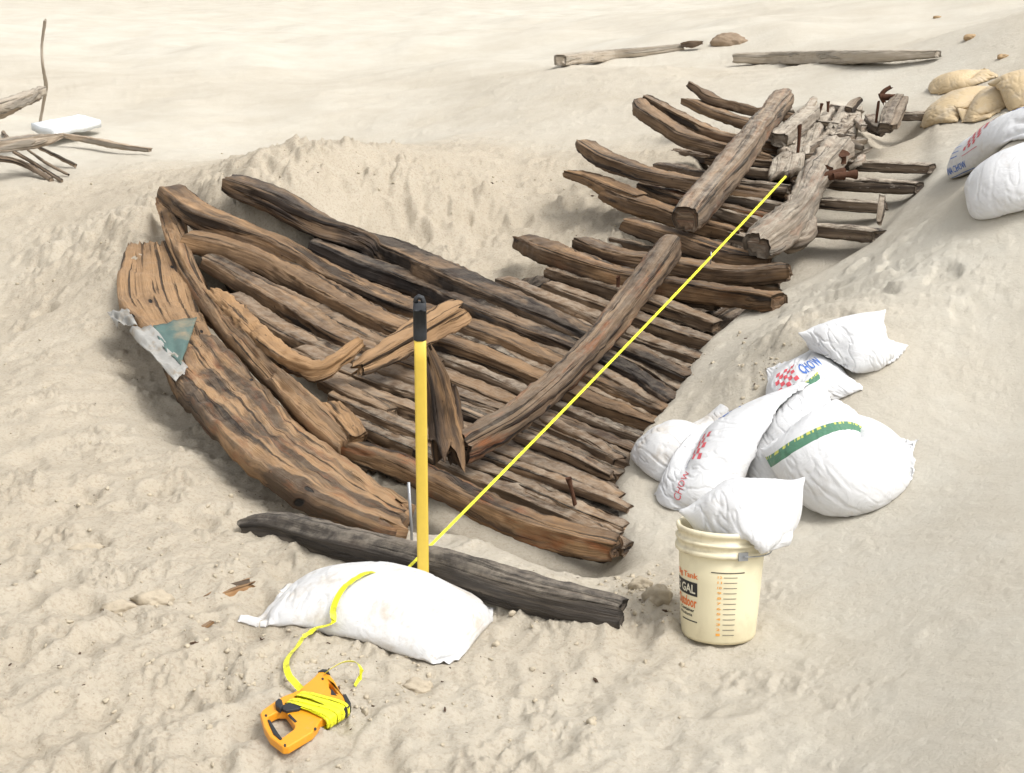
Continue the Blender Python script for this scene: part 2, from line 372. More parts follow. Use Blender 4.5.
WG = fftnoise(512, 4.0, .02, .2, 2.0, 23, ax=5.0, ay=.25)     # deep checks
WE = fftnoise(512, 4.0, .022, .16, 2.2, 24, ax=1.6, ay=.8)   # chips and dings
WL = fftnoise(256, 8.0, .12, 1.0, 2.6, 22)                    # lumps
def timber(name, pts, w, h, mat=None, parent=None, seg=36, step=.02, sq=6, rough=1.0, ragged=.007, taper=(1, 1), roll=0., tone=.5, stain=0., rust=0., dust=.3, warm=.8, seed=None, **kw):
    """a hewn, weathered timber along 3D points; w across, h deep (m, number or one per point)"""
    seed = rng.integers(0, 10000) if seed is None else seed
    k = len(pts); w = np.full(k, w) if np.isscalar(w) else np.asarray(w, float); h = np.full(k, h) if np.isscalar(h) else np.asarray(h, float)
    C = catmull(np.c_[np.asarray(pts, float), w, h], step); n = len(C)
    X, wv, hv = C[:, :3], C[:, 3].copy(), C[:, 4].copy()
    ln = np.r_[0, np.cumsum(np.linalg.norm(np.diff(X, axis=0), axis=1))]; tot = ln[-1]
    T = np.gradient(X, axis=0); T /= np.linalg.norm(T, axis=1)[:, None] + 1e-9
    up = np.array([0, 0, 1.0])
    if abs(T[:, 2]).mean() > .8: up = np.array([0.3, -1, 0.0])
    Sd = np.cross(T, up); Sd /= np.linalg.norm(Sd, axis=1)[:, None]; U = np.cross(Sd, T)
    a = ln / tot
    tp = taper[0] * (1 - a) + taper[1] * a
    wob = 1 + .028 * samp(WL, 8.0, ln * .6 + seed * .37, np.full(n, seed * .11)) * rough
    wv *= tp * wob; hv *= tp * (1 + .028 * samp(WL, 8.0, ln * .6 + seed * .53, np.full(n, seed * .23)) * rough)
    th = np.linspace(0, 2 * math.pi, seg, endpoint=False) - math.pi / 2
    cs, sn = np.cos(th), np.sin(th)
    ex = 2 / sq
    bx, by = np.sign(cs) * np.abs(cs) ** ex * .5, np.sign(sn) * np.abs(sn) ** ex * .5
    per = (wv.mean() + hv.mean()) * 1.8; vv = np.arange(seg) / seg * per
    LN, VV = np.meshgrid(ln, vv, indexing='ij')
    d = .0042 * samp(WN, 8.0, LN + seed * .71, VV * 1.0 + seed * .19) + .0022 * samp(WL, 8.0, LN * .8 + seed, VV * 2.2 + seed * .3) - .010 * np.clip(samp(WG, 4.0, LN * .6 + seed * .9, VV + seed * .57) - 1.1, 0, 1.2)
    d += .0030 * samp(WE, 4.0, LN + seed * .43, VV + seed * .61) - .009 * np.clip(samp(WE, 4.0, LN * .7 + seed * 1.7, VV * .7 + seed) - 1.5, 0, 1)
    d *= rough * min(1.0, wv.mean() / .09)
    cr, sr = math.cos(roll), math.sin(roll)
    px_ = wv[:, None] * bx[None] ; py_ = hv[:, None] * by[None]
    rad = np.hypot(px_, py_) + 1e-6; sc = 1 + np.clip(d / rad, -.45, .5)
    px_, py_ = px_ * sc, py_ * sc
    qx, qy = px_ * cr - py_ * sr, px_ * sr + py_ * cr
    V = X[:, None] + Sd[:, None] * qx[..., None] + U[:, None] * qy[..., None]
    if ragged:                                             # broken, uneven ends
        rg = ragged * samp(WL, 8.0, VV[0] * 5 + seed * 1.3, np.full(seg, seed * .9)); rg2 = ragged * samp(WL, 8.0, VV[0] * 5 + seed * 2.3, np.full(seg, seed * .4))
        for i in range(min(4, n // 2)):
            f = (1 - i / 4); sh = 1 - .13 * f * f
            V[i] = X[i] + (V[i] - X[i]) * sh; V[n-1-i] = X[n-1-i] + (V[n-1-i] - X[n-1-i]) * sh
            V[i] += T[i][None] * (rg * f)[:, None]; V[n-1-i] -= T[n-1-i][None] * (rg2 * f)[:, None]
    V = V.reshape(-1, 3).tolist(); Fc = []; uv = np.c_[LN.ravel() + seed * .31, VV.ravel() + seed * .17].tolist()
    for i in range(n - 1):
        for j in range(seg):
            j2 = (j + 1) % seg
            Fc.append((i*seg + j, i*seg + j2, (i+1)*seg + j2, (i+1)*seg + j))
    for i, sg in ((0, -1), (n - 1, 1)):                    # end grain: an inset ring and a hub
        base = i * seg; ring = np.array(V[base:base + seg]); c = ring.mean(0)
        s0 = len(V); inn = c + (ring - c) * .62 + T[i] * sg * -.006 * rng.uniform(-.3, 1)
        V += inn.tolist(); V.append((c - T[i] * sg * .008).tolist())
        lc = ring - c; a1 = lc @ Sd[i]; a2 = lc @ U[i]
        uv += np.c_[a1 * .62 * .3 + seed * .31, a2 * .62 * 1.0 + seed * .17].tolist() + [[seed * .31, seed * .17]]
        for j in range(seg):
            j2 = (j + 1) % seg
            q = (base + j, s0 + j, s0 + j2, base + j2) if sg > 0 else (base + j2, s0 + j2, s0 + j, base + j)
            tq = (s0 + j, s0 + seg, s0 + j2) if sg > 0 else (s0 + j2, s0 + seg, s0 + j)
            Fc.append(q[::-1] if False else q); Fc.append(tq)
    return mk(name, V, Fc, mat or M_WOOD, parent, uv=uv, tone=float(tone), stain=float(stain), rust=float(rust), dust=float(dust), warm=float(warm), **kw)
def tp(name, pix, wpx, lift=0., asp=1.2, k=1.28, **kw):
    """a timber whose line was surveyed in pixels; wpx its apparent thickness; lift above the ground form per point"""
    n = len(pix); lift = [lift] * n if np.isscalar(lift) else lift
    pts = [P(x, y, l) for (x, y), l in zip(pix, lift)]
    wp = [wpx] * n if np.isscalar(wpx) else wpx
    ww = [q * mpp(p) / k for q, p in zip(wp, pts)]
    return timber(name, pts, np.array(ww) * asp, np.array(ww), **kw)
def board(name, ea, eb, la, lb, thick, mat=None, parent=None, nv=16, step=.02, rough=1.0, tone=.7, stain=0., rust=0., dust=.1, warm=1., bulge=0., seed=None, **kw):
    """a plank between two surveyed edges (pixels + lifts), with thickness below"""
    seed = rng.integers(0, 10000) if seed is None else seed
    A = catmull([P(x, y, l) for (x, y), l in zip(ea, la if not np.isscalar(la) else [la] * len(ea))], .03)
    B = catmull([P(x, y, l) for (x, y), l in zip(eb, lb if not np.isscalar(lb) else [lb] * len(eb))], .03)
    def resamp(Q, n):
        l = np.r_[0, np.cumsum(np.linalg.norm(np.diff(Q, axis=0), axis=1))]; s = np.linspace(0, l[-1], n); return np.c_[[np.interp(s, l, Q[:, k]) for k in range(3)]].T, l[-1]
    nlen = max(8, int(max(resamp(A, 3)[1], resamp(B, 3)[1]) / step)); A, la_ = resamp(A, nlen); B, lb_ = resamp(B, nlen)
    f = np.linspace(0, 1, nv)[None, :, None]
    top = A[:, None] * (1 - f) + B[:, None] * f
    nrm = np.cross(B - A, np.gradient(A, axis=0)); nrm /= np.linalg.norm(nrm, axis=1)[:, None] + 1e-9
    nrm[nrm[:, 2] < 0] *= -1
    wid = np.linalg.norm(B - A, axis=1).mean(); ls = np.linspace(0, (la_ + lb_) / 2, nlen)
    LN, VV = np.meshgrid(ls, np.linspace(0, wid, nv), indexing='ij')
    d = rough * (.003 * samp(WE, 4.0, LN + seed * .43, VV + seed * .61) - .010 * np.clip(samp(WG, 4.0, LN * .5 + seed * .9, VV + seed * .57) - 1.2, 0, 1.2) + .005 * samp(WN, 8.0, LN + seed * .71, VV + seed * .19) + .008 * samp(WL, 8.0, LN * 1.2 + seed, VV * 1.6 + seed * .3))
    e = np.minimum(np.arange(nv), np.arange(nv)[::-1]); edge = np.where(e == 0, -.35 * min(thick, .03), 0)
    bl = bulge * np.sin(np.linspace(0, math.pi, nv))
    top = top + nrm[:, None] * (d + edge[None] + bl[None])[..., None]
    # ragged ends
    tdir = np.gradient((A + B) / 2, axis=0); tdir /= np.linalg.norm(tdir, axis=1)[:, None]
    for i in range(3):
        top[i] += tdir[i] * (.03 * rough * (1 - i / 3) * samp(WN, 8.0, np.full(nv, seed * .3), VV[0] * 3 + seed))[:, None]
        top[-1 - i] += tdir[-1 - i] * (.03 * rough * (1 - i / 3) * samp(WN, 8.0, np.full(nv, seed * .7), VV[0] * 3 + seed))[:, None]
    bot = top - nrm[:, None] * thick
    V = np.vstack([top.reshape(-1, 3), bot.reshape(-1, 3)]); o = nlen * nv; Fc = []
    for i in range(nlen - 1):
        for j in range(nv - 1):
            q = (i*nv + j, i*nv + j + 1, (i+1)*nv + j + 1, (i+1)*nv + j); Fc.append(q); Fc.append(tuple(o + x for x in q[::-1]))
        for j, fl in ((0, 1), (nv - 1, 0)):
            q = (i*nv + j, (i+1)*nv + j, o + (i+1)*nv + j, o + i*nv + j); Fc.append(q if fl else q[::-1])
    for i, fl in ((0, 0), (nlen - 1, 1)):
        for j in range(nv - 1):
            q = (i*nv + j, i*nv + j + 1, o + i*nv + j + 1, o + i*nv + j); Fc.append(q[::-1] if fl else q)
    uv = np.c_[LN.ravel() + seed * .31, VV.ravel() + seed * .17]; uv = np.vstack([uv, uv + .05])
    ob = mk(name, V, Fc, mat or M_WOOD, parent, uv=uv, tone=float(tone), stain=float(stain), rust=float(rust), dust=float(dust), warm=float(warm), **kw)
    bm = bmesh.new(); bm.from_mesh(ob.data); bmesh.ops.recalc_face_normals(bm, faces=bm.faces); bm.to_mesh(ob.data); bm.free()
    return ob

# ------------------------------------------------------------------ the sand
def build_sand():
    r = [.25]
    while r[-1] < 700:
        x = r[-1]; q = 1.05 if x < 2.2 else 1.0034 if x < 9.5 else 1.0045 if x < 16 else 1.012 if x < 40 else 1.06
        r.append(x * q)
    r = np.array(r)
    inn = np.arange(-24, 24.001, .095); mid = np.arange(24.4, 50, .45); out = np.arange(52, 180, 4)
    ang = np.radians(np.r_[-out[::-1], -mid[::-1], inn, mid, out]); na, nr = len(ang), len(r)
    A, RR = np.meshgrid(ang, r)
    x = RR * np.sin(A); y = RR * np.cos(A)
    z = ground(x, y)
    V = np.c_[x.ravel(), y.ravel(), z.ravel()]
    V = np.vstack([V, [0, 0, float(ground(0, 0)[0])]])
    idx = np.arange(na * nr).reshape(nr, na); nx = np.roll(idx, -1, axis=1)
    q = np.stack([idx[:-1], idx[1:], nx[1:], nx[:-1]], -1).reshape(-1, 4)
    hub = na * nr; tri = np.stack([np.full(na, hub), idx[0], nx[0]], -1)
    me = bpy.data.meshes.new('sand'); me.vertices.add(len(V)); me.vertices.foreach_set('co', V.astype(np.float32).ravel())
    nl = q.size + tri.size; me.loops.add(nl); me.loops.foreach_set('vertex_index', np.r_[q.ravel(), tri.ravel()].astype(np.int32))
    me.polygons.add(len(q) + len(tri)); me.polygons.foreach_set('loop_start', np.r_[np.arange(len(q)) * 4, q.size + np.arange(len(tri)) * 3].astype(np.int32))
    me.polygons.foreach_set('use_smooth', np.ones(len(q) + len(tri), bool)); me.update(calc_edges=True); me.validate()
    at = me.attributes.new('damp', 'FLOAT', 'POINT')
    dm = disturbed_big(V[:, 0], V[:, 1]); dm = np.clip(dm * .95 + .25 * grid_at(blur(wm, .12), V[:, 0], V[:, 1]), 0, 1)
    at.data.foreach_set('value', dm.astype(np.float32))
    me.materials.append(M_SAND); o = bpy.data.objects.new('sand', me); COL.objects.link(o); o['kind'] = 'structure'
build_sand()

# ------------------------------------------------------------------ the wreck
wr = empty('shipwreck', P(420, 400), 'broken wooden ship hull of brown ribs and planks, half dug out of the sand', 'shipwreck')
kw = dict(parent=wr)
def rib(pix, wpx, lift=0., **k): return tp('rib', pix, wpx, lift, **{**dict(parent=wr, tone=.44, dust=.6, warm=.7, stain=.25, asp=1.55, k=1.2), **k})
# long upper ribs of the near half, left end to the sand edge on the right
rib([(229,183),(276,201),(323,227),(393,254),(477,291),(536,315),(589,338),(640,358),(690,381)], [22,26,28,28,26,24,21,18,17], [.16,.13,.10,.07,.04,.02,0,-.01,-.04], tone=.34, stain=.95, dust=.12, warm=.7)
rib([(311,245),(360,266),(419,286),(492,317),(577,350),(626,372),(676,404)], [18,21,22,20,18,17,16], [.10,.08,.05,.02,0,0,-.04], tone=.14, stain=1., dust=.15)
rib([(170,192),(200,216),(241,234),(282,251),(334,279),(393,305),(468,329),(536,356),(598,384),(668,415)], [20,24,25,24,23,23,20,19,17,16], [.18,.16,.13,.10,.06,.03,.01,0,0,-.04], tone=.55, stain=.65, dust=.1, warm=.9)
rib([(188,240),(241,254),(305,284),(393,328),(470,353),(547,384),(600,406),(658,426)], [24,25,24,22,20,18,17,16], [.14,.12,.07,.03,.01,0,0,-.04], tone=.52, stain=.3, dust=.1, warm=.9)
rib([(207,261),(250,285),(300,313),(349,343),(440,377),(525,411),(590,436),(642,456)], [19,20,20,20,19,18,17,16], [.12,.08,.05,.03,0,0,0,-.04], tone=.45, stain=.4, dust=.2, warm=.85)
rib([(222,268),(265,288),(330,316),(400,346),(430,358)], 13, [.10,.07,.03,0,0], tone=.6, stain=.1, dust=.2)
rib([(240,276),(305,307),(378,344),(440,366)], 15, [.07,.04,.02,0], tone=.5, stain=.4, dust=.2)
rib([(232,298),(280,330),(330,354),(400,376),(470,400),(545,428),(610,456),(632,468)], [16,18,18,17,17,18,17,15], [.06,.03,.01,0,0,0,0,-.04], tone=.45, dust=.3)
rib([(300,352),(370,383),(450,408),(520,437),(575,458),(622,478)], 17, [.02,0,0,0,0,-.04], tone=.5, dust=.35)
rib([(318,372),(370,396),(420,415),(480,436)], 15, [.03,.01,.0,0], tone=.6, dust=.3)
rib([(326,383),(360,400),(392,414)], 15, [.06,.04,.03], tone=.65, dust=.2)
rib([(334,398),(390,424),(440,444),(500,455),(560,478),(620,504)], [17,18,18,20,22,20], [.03,.02,0,0,0,-.03], tone=.45, dust=.35)
rib([(336,416),(400,443),(450,462),(520,484),(580,512),(628,530)], [14,15,16,16,16,14], [.02,0,0,0,0,-.03], tone=.5, dust=.45)
rib([(420,452),(470,478),(530,502),(590,529),(628,550)], 15, [0,0,0,0,-.02], tone=.45, dust=.4)
rib([(480,455),(540,476),(600,497),(630,510)], 11, [.02,.03,.03,0], tone=.5, dust=.4)
rib([(520,437),(570,455),(612,476)], 11, [.03,.03,.0], tone=.5, dust=.4)
rib([(545,420),(590,443),(620,462)], 12, [.02,.02,.0], tone=.45, dust=.4)
# slimmer timbers wedged between the ribs of the near half
BED = [[(393,305),(468,329),(536,356),(598,384),(664,415)], [(393,328),(470,353),(547,384),(600,406),(655,427)], [(385,358),(440,377),(525,411),(590,436),(638,456)], [(380,370),(470,400),(545,428),(605,455),(628,468)],
       [(375,386),(450,408),(520,437),(575,458),(618,478)], [(372,415),(440,444),(500,455),(560,478),(616,504)], [(372,431),(450,462),(520,484),(580,512),(624,530)], [(420,452),(470,478),(530,502),(590,529),(624,549)]]
TOPB = [[(501,282),(547,301),(600,322),(650,345),(698,362)], [(490,296),(536,315),(589,338),(640,358),(686,381)], [(492,317),(577,350),(626,372),(672,404)], [(468,329),(536,356),(598,384),(664,415)]]
FARB = [[(640,206),(690,222),(745,240)], [(655,190),(705,207),(772,222)], [(650,178),(720,192),(784,206)], [(668,160),(735,172),(790,186)], [(690,145),(735,154),(800,164)], [(716,118),(760,128),(815,140)]]
FARC = [[(627,226),(690,246),(768,262)], [(600,252),(676,268),(785,274)], [(570,262),(650,284),(774,300)]]
for fam in (BED, TOPB, FARB, FARC):
    for A_, B_ in zip(fam[:-1], fam[1:]):
        n_ = min(len(A_), len(B_)); ra = [A_[round(i * (len(A_) - 1) / (n_ - 1))] for i in range(n_)]; rb = [B_[round(i * (len(B_) - 1) / (n_ - 1))] for i in range(n_)]
        fr = rng.uniform(.42, .58); pts = [tuple(np.array(a) * (1 - fr) + np.array(b) * fr + rng.uniform(-1.2, 1.2, 2)) for a, b in zip(ra, rb)]
        rib(pts, rng.uniform(11, 15) * (.85 if fam in (FARB, FARC) else 1), [-.012] * (n_ - 1) + [-.045], tone=rng.uniform(.36, .58), dust=rng.uniform(.3, .7), warm=rng.uniform(.4, .8), stain=.2)
# front sill beam
tp('rib', [(338,446),(393,464),(433,482),(506,517),(565,536),(616,548)], [24,28,30,34,36,34], [.07,.07,.07,.06,.05,.03], tone=.46, rust=.8, dust=.1, warm=1., stain=.35, sq=4, parent=wr)
# upper ribs of the right half
rib([(501,282),(547,301),(600,322),(650,345),(702,362)], [15,17,17,17,16], [.06,.03,.0,0,-.04], tone=.38, dust=.4)
rib([(547,287),(612,311),(665,330),(714,345)], [15,17,17,16], [.05,.02,0,-.04], tone=.45, dust=.4)
rib([(550,272),(624,296),(665,309),(717,327)], [15,16,17,15], [.06,.02,0,-.04], tone=.4, dust=.4)
rib([(521,241),(559,257),(617,276),(676,288),(734,297),(779,302)], [18,22,21,22,22,20], [.14,.12,.08,.06,.05,.04], tone=.42, warm=.95, dust=.15, rust=.2, stain=.5)
rib([(585,271),(629,283),(680,296),(717,306)], [10,12,14,14], [.03,.02,0,-.02], tone=.4)
rib([(580,243),(617,257),(676,266),(734,275),(789,272)], [16,18,20,20,19], [.12,.10,.06,.05,.04], tone=.36, warm=.9, dust=.2, stain=.5)
rib([(627,224),(664,236),(700,248),(734,258),(770,262)], [17,19,19,18,16], [.14,.11,.07,.04,.02], tone=.36, warm=.95, dust=.1, stain=.4)
# far half: ribs that curve up free of the sand
rib([(566,173),(590,180),(612,190),(640,200)], [8,13,16,16], [.30,.26,.22,.18], tone=.62, warm=.95, dust=.05, stain=.1)
rib([(607,192),(640,206),(665,214),(700,226),(740,236)], [17,20,19,18,16], [.20,.16,.11,.06,.02], tone=.42, warm=1., dust=.12, stain=.3)
rib([(582,144),(600,156),(617,164),(652,176),(691,184),(730,190),(770,196)], [13,16,17,17,17,15,13], [.42,.36,.32,.24,.16,.08,.02], tone=.42, warm=.8, dust=.15, stain=.45)
rib([(642,186),(668,196),(700,204),(735,212),(770,219)], [12,15,14,13,12], [.14,.10,.06,.03,.0], tone=.4, rust=1., dust=.2)
rib([(640,102),(645,112),(672,130),(692,141),(734,152),(770,160)], [10,15,15,16,14,12], [.50,.48,.36,.28,.14,.05], tone=.47, warm=.75, dust=.12, stain=.4)
rib([(645,98),(683,119),(716,135),(744,143),(780,150)], [9,12,12,12,10], [.52,.38,.26,.16,.06], tone=.42, warm=.85, dust=.3, stain=.4)
rib([(688,84),(702,93),(716,101),(740,108),(764,114),(800,120)], [8,10,11,11,11,10], [.42,.34,.28,.20,.14,.05], tone=.36, warm=.75, dust=.12, stain=.4)
rib([(684,101),(700,107),(716,114),(754,126),(790,132)], [8,11,12,12,10], [.30,.25,.20,.10,.03], tone=.36, warm=.8, dust=.25, stain=.4)
rib([(709,160),(729,163),(751,164),(786,166)], [10,13,12,11], [.10,.07,.05,.03], tone=.32, dust=.2)
rib([(690,144),(715,150),(748,158),(790,163)], [9,11,11,10], [.14,.10,.06,.02], tone=.34, dust=.3)
# floor timbers of the far half
for pts, wd, tn in [([(735,171),(760,173),(788,175)],10,.5),([(733,184),(760,186),(790,189)],11,.5),([(728,198),(755,203),(784,208)],11,.45),([(716,211),(745,219),(780,229)],12,.5),
                    ([(706,226),(735,236),(758,243)],11,.5),([(760,148),(790,150),(822,152)],9,.45),([(770,135),(800,137),(832,139)],9,.45),([(790,122),(820,122),(850,122)],8,.45)]:
    rib(pts, wd, [.03, .03, .02], tone=tn, dust=.8, warm=.5, stain=.2, bleach=.15)
for pts, wd in [([(845,165),(890,167),(932,169)],12),([(832,183),(880,186),(920,188)],14),([(818,203),(850,205),(884,207)],13),([(808,229),(845,232),(880,236)],15),([(888,116),(910,116),(934,116)],10)]:
    rib(pts, wd, [.05, .04, .0], tone=.3, dust=1.3, warm=.3, stain=.15, sq=6, rough=.7, asp=1.9)
# outer skin planks under the ribs, seen through the gaps
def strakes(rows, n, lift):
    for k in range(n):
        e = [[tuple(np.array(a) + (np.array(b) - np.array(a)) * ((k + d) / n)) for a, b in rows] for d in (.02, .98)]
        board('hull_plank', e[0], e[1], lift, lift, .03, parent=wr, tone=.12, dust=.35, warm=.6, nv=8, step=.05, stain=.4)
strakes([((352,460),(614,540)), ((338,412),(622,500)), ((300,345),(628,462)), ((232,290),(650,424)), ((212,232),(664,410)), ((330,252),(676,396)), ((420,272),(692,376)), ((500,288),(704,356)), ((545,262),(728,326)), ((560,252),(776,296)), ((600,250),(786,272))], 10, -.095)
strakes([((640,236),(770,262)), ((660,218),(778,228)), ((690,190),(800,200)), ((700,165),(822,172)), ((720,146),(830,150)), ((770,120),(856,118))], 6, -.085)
# bow: broad skin planks curving up at the left
board('bow_plank', [(127,243),(117,278),(121,303),(150,334),(168,352)], [(172,240),(186,268),(198,300),(208,326),(214,342)], [.02,.12,.17,.18,.18], [.10,.13,.16,.16,.16], .07, parent=wr, tone=1., plain=1., warm=.9, dust=.05, stain=.12, nv=22)
board('bow_plank', [(160,346),(179,384),(246,449),(328,502),(392,523)], [(196,318),(238,357),(302,421),(358,465),(410,502)], [.18,.18,.15,.10,.05], [.16,.15,.13,.10,.06], .08, parent=wr, tone=.90, plain=1., warm=.9, dust=.12, stain=.85, rust=.5, nv=24)
board('bow_plank', [(153,201),(166,240),(182,275),(210,318),(254,368),(302,418),(340,450)], [(172,196),(190,246),(206,286),(246,333),(290,376),(330,410),(350,432)], [.08,.12,.15,.18,.16,.14,.11], [.12,.16,.18,.20,.18,.16,.13], .10, parent=wr, tone=.92, plain=.9, warm=.9, dust=.08, stain=.5, rust=.3, nv=18, bulge=.02)
tp('bow_branch_timber', [(212,292),(232,312),(258,337),(290,362),(318,372),(338,361),(362,342)], [13,22,24,24,22,18,12], [.20,.20,.19,.18,.18,.22,.28], parent=wr, tone=.95, plain=1., warm=1., dust=.05, rough=1.6, sq=2.3)
tp('bow_branch_timber', [(330,408),(345,424),(358,440)], 22, .13, parent=wr, tone=.75, warm=1., dust=.05, rough=1.4)
# iron nails and bolts of the hull
M_RUST = plain('rusted_iron', (.075, .035, .02), rough=.9, spec=.2, var=.5, scale=60, bmp=.8, bdist=.004)
M_IRON = plain('dark_iron', (.06, .05, .045), rough=.7, var=.4, scale=80, bmp=.5)
def bolt(p, d, r, ln, parent, name='iron_bolt', mat=None, head=True):
    d = np.array(d, float); d /= np.linalg.norm(d); p = np.asarray(p)
    pts = [p - d * .03, p + d * ln * .5 + rng.normal(0, .002, 3), p + d * ln]
    rr = [2 * r, 2 * r * rng.uniform(.8, 1.1), 2 * r * (1.5 if head else .9)]
    return timber(name, pts, rr, rr, mat=mat or M_RUST, parent=parent, seg=10, step=.012, sq=2, rough=.5, ragged=.003)
for px, py, l, dd, ln in [(573,497,.08,(-.25,0,1),.085),(798,150,.12,(.0,0,1),.16),(828,108,.14,(0,.1,1),.05),(820,110,.12,(.2,0,1),.05),(618,282,.12,(0,0,1),.03)]:
    bolt(P(px, py, l), dd, .011, ln, wr)
# metal sheathing on the bow
M_GREEN = plain('copper_sheet', (.075, .125, .11), rough=.55, spec=.4, var=.25, scale=14, bmp=.3, bdist=.01, dirt=(.30, .22, .13), dirt_scale=6, dirt_lo=.5, dirt_hi=.72, dirt_amt=.75)
M_LEAD = plain('lead_sheet', (.32, .31, .285), rough=.6, var=.25, scale=22, bmp=.6, bdist=.01, dirt=(.25, .2, .14), dirt_scale=12, dirt_lo=.5, dirt_hi=.65)
def patch(name, pix, lifts, mat, parent, thick=.004, n=14, bumpy=.006, **kw):
    """a crumpled sheet over a surveyed four-sided outline"""
    c = [P(x, y, l) for (x, y), l in zip(pix, lifts)]; sd = rng.uniform(0, 50)
    f = np.linspace(0, 1, n); U, W = np.meshgrid(f, f, indexing='ij'); U, W = U[..., None], W[..., None]
    top = c[0] * (1 - U) * (1 - W) + c[1] * U * (1 - W) + c[2] * U * W + c[3] * (1 - U) * W
    nr = np.cross(c[1] - c[0], c[3] - c[0]); nr /= np.linalg.norm(nr); nr = nr if nr[2] > 0 else -nr
    top = top + nr * (bumpy * samp(WL, 8.0, U[..., 0] * .9 + sd, W[..., 0] * .9 + sd))[..., None]
    V = np.vstack([top.reshape(-1, 3), (top - nr * thick).reshape(-1, 3)]); o = n * n; Fc = []
    for i in range(n - 1):
        for j in range(n - 1):
            q = (i*n + j, (i+1)*n + j, (i+1)*n + j + 1, i*n + j + 1); Fc += [q, tuple(o + x for x in q[::-1])]
    ring = [i * n for i in range(n)] + [(n-1)*n + j for j in range(1, n)] + [i*n + n - 1 for i in range(n-2, -1, -1)] + list(range(n-2, 0, -1))
    for a, b in zip(ring, ring[1:] + ring[:1]): Fc.append((a, o + a, o + b, b))
    ob = mk(name, V, Fc, mat, parent, **kw)
    bm = bmesh.new(); bm.from_mesh(ob.data); bmesh.ops.recalc_face_normals(bm, faces=bm.faces); bm.to_mesh(ob.data); bm.free(); return ob
patch('copper_sheet', [(153,326),(197,316),(181,366),(163,348)], [.215, .20, .205, .21], M_GREEN, wr, label='blue green metal sheet')
patch('lead_sheet', [(129,329),(151,326),(188,366),(176,382)], [.20, .205, .205, .20], M_LEAD, wr, bumpy=.008)
patch('lead_sheet', [(107,312),(128,308),(136,322),(116,326)], [.14, .17, .20, .15], M_LEAD, wr, bumpy=.015)

# ------------------------------------------------------------------ loose and heavy timbers on the wreck
t = empty('keelson_beam', P(559, 400), 'curved dark beam streaked with rust, with a broken upright knee at its near end', 'beam')
tp('beam', [(671,246),(641,286),(603,334),(559,380),(515,417),(488,434),(460,449)], [34,34,34,35,36,36,38], [.26,.23,.21,.20,.19,.18,.17], parent=t, tone=.36, rust=.75, dust=.2, warm=.6, stain=.3, sq=3.0, asp=1.0)
tp('knee_post', [(449,462),(446,440),(441,410),(434,375),(428,356)], [40,36,33,27,16], [.13,.2,.32,.48,.56], parent=t, tone=.32, stain=.8, dust=.02, warm=1., ragged=.05, sq=3)
tp('knee_splinter', [(455,455),(455,430),(456,405),(454,388)], [22,17,12,7], [.15,.22,.31,.38], parent=t, tone=.35, stain=.6, dust=.02, warm=1., ragged=.03, sq=2.6)
t = empty('keelson_beam', P(735, 165), 'longest pale grey far beam with a square cut near end, raised across the ribs', 'beam')
tp('beam', [(686,219),(711,190),(741,154),(757,131),(784,98)], [36,33,30,26,23], [.27,.27,.27,.26,.24], parent=t, tone=.52, rust=.5, dust=.5, warm=.6, stain=.3, bleach=.15, sq=3.4, asp=1.0, k=1.15)
t2 = empty('keelson_beam', P(800, 210), 'rough sand crusted beam with rusty bolts right of the raised far beam', 'beam')
tp('beam', [(757,246),(775,233),(796,212),(809,188),(827,162),(840,146)], [36,36,31,27,28,26], [.17,.18,.19,.2,.2,.18], parent=t2, tone=.42, rust=.7, dust=.8, warm=.3, stain=.3, bleach=.45, rough=1.9, sq=3, asp=1.1, k=1.1)
tp('beam_knot', [(778,246),(800,240),(806,222),(802,205)], [18,24,22,14], [.06,.08,.12,.14], parent=t2, tone=.45, rust=.1, dust=.7, warm=.3, bleach=.3, rough=2.2, sq=2.4)
for px, py, dd, ln, r in [(828,176,(1,.1,.1),.10,.030),(826,172,(.1,.0,1),.03,.03),(842,158,(0,-.2,1),.03,.035),(838,176,(1,.2,.05),.12,.022)]:
    bolt(P(px, py, .22), dd, r, ln, t2)
tp('short_beam', [(779,140),(796,126),(812,112)], [20,20,18], [.16,.16,.15], tone=.4, dust=1., warm=.3, stain=.3, sq=5, bleach=.6, label='short square beam crusted with pale sand beside the top of the raised far beam', cat='beam')
tp('driftwood_piece', [(357,369),(378,358),(404,343),(432,327),(461,311)], [16,24,31,33,33], [.16,.18,.20,.22,.24], tone=1., plain=1., stain=.02, dust=.02, warm=.9, rough=1.3, sq=5, asp=1.1, ragged=.025, label='pale splintered wood block lying loose across the dark ribs behind the yellow pole', cat='driftwood')
for ea, eb in [([(806,108),(790,128),(776,150)],[(836,106),(822,128),(808,154)]),([(838,108),(826,128)],[(862,106),(856,130)]),([(776,152),(768,172)],[(806,152),(802,170)])]:
    board('hull_plank', ea, eb, .10, .09, .05, parent=wr, tone=.7, dust=1.2, warm=.2, bleach=.6, rust=.5, rough=1.0, stain=.3, nv=14)
g_ = np.random.default_rng(77)
for _ in range(20):
    x_, y_ = g_.uniform(772, 872), g_.uniform(106, 168); a_ = g_.choice([-.9, .15]) + g_.normal(0, .25); l_ = g_.uniform(7, 17)
    tp('broken_piece', [(x_ - l_ * math.cos(a_), y_ - l_ * .6 * math.sin(a_)), (x_, y_), (x_ + l_ * math.cos(a_), y_ + l_ * .6 * math.sin(a_))], g_.uniform(4, 9), [g_.uniform(.03, .07), .09, g_.uniform(.04, .13)], parent=wr, tone=g_.uniform(.35, .8), dust=1.1, warm=.25, bleach=g_.uniform(.1, .6), rust=g_.choice([0, 0, 1.]), rough=1.6, seg=18, ragged=.02)
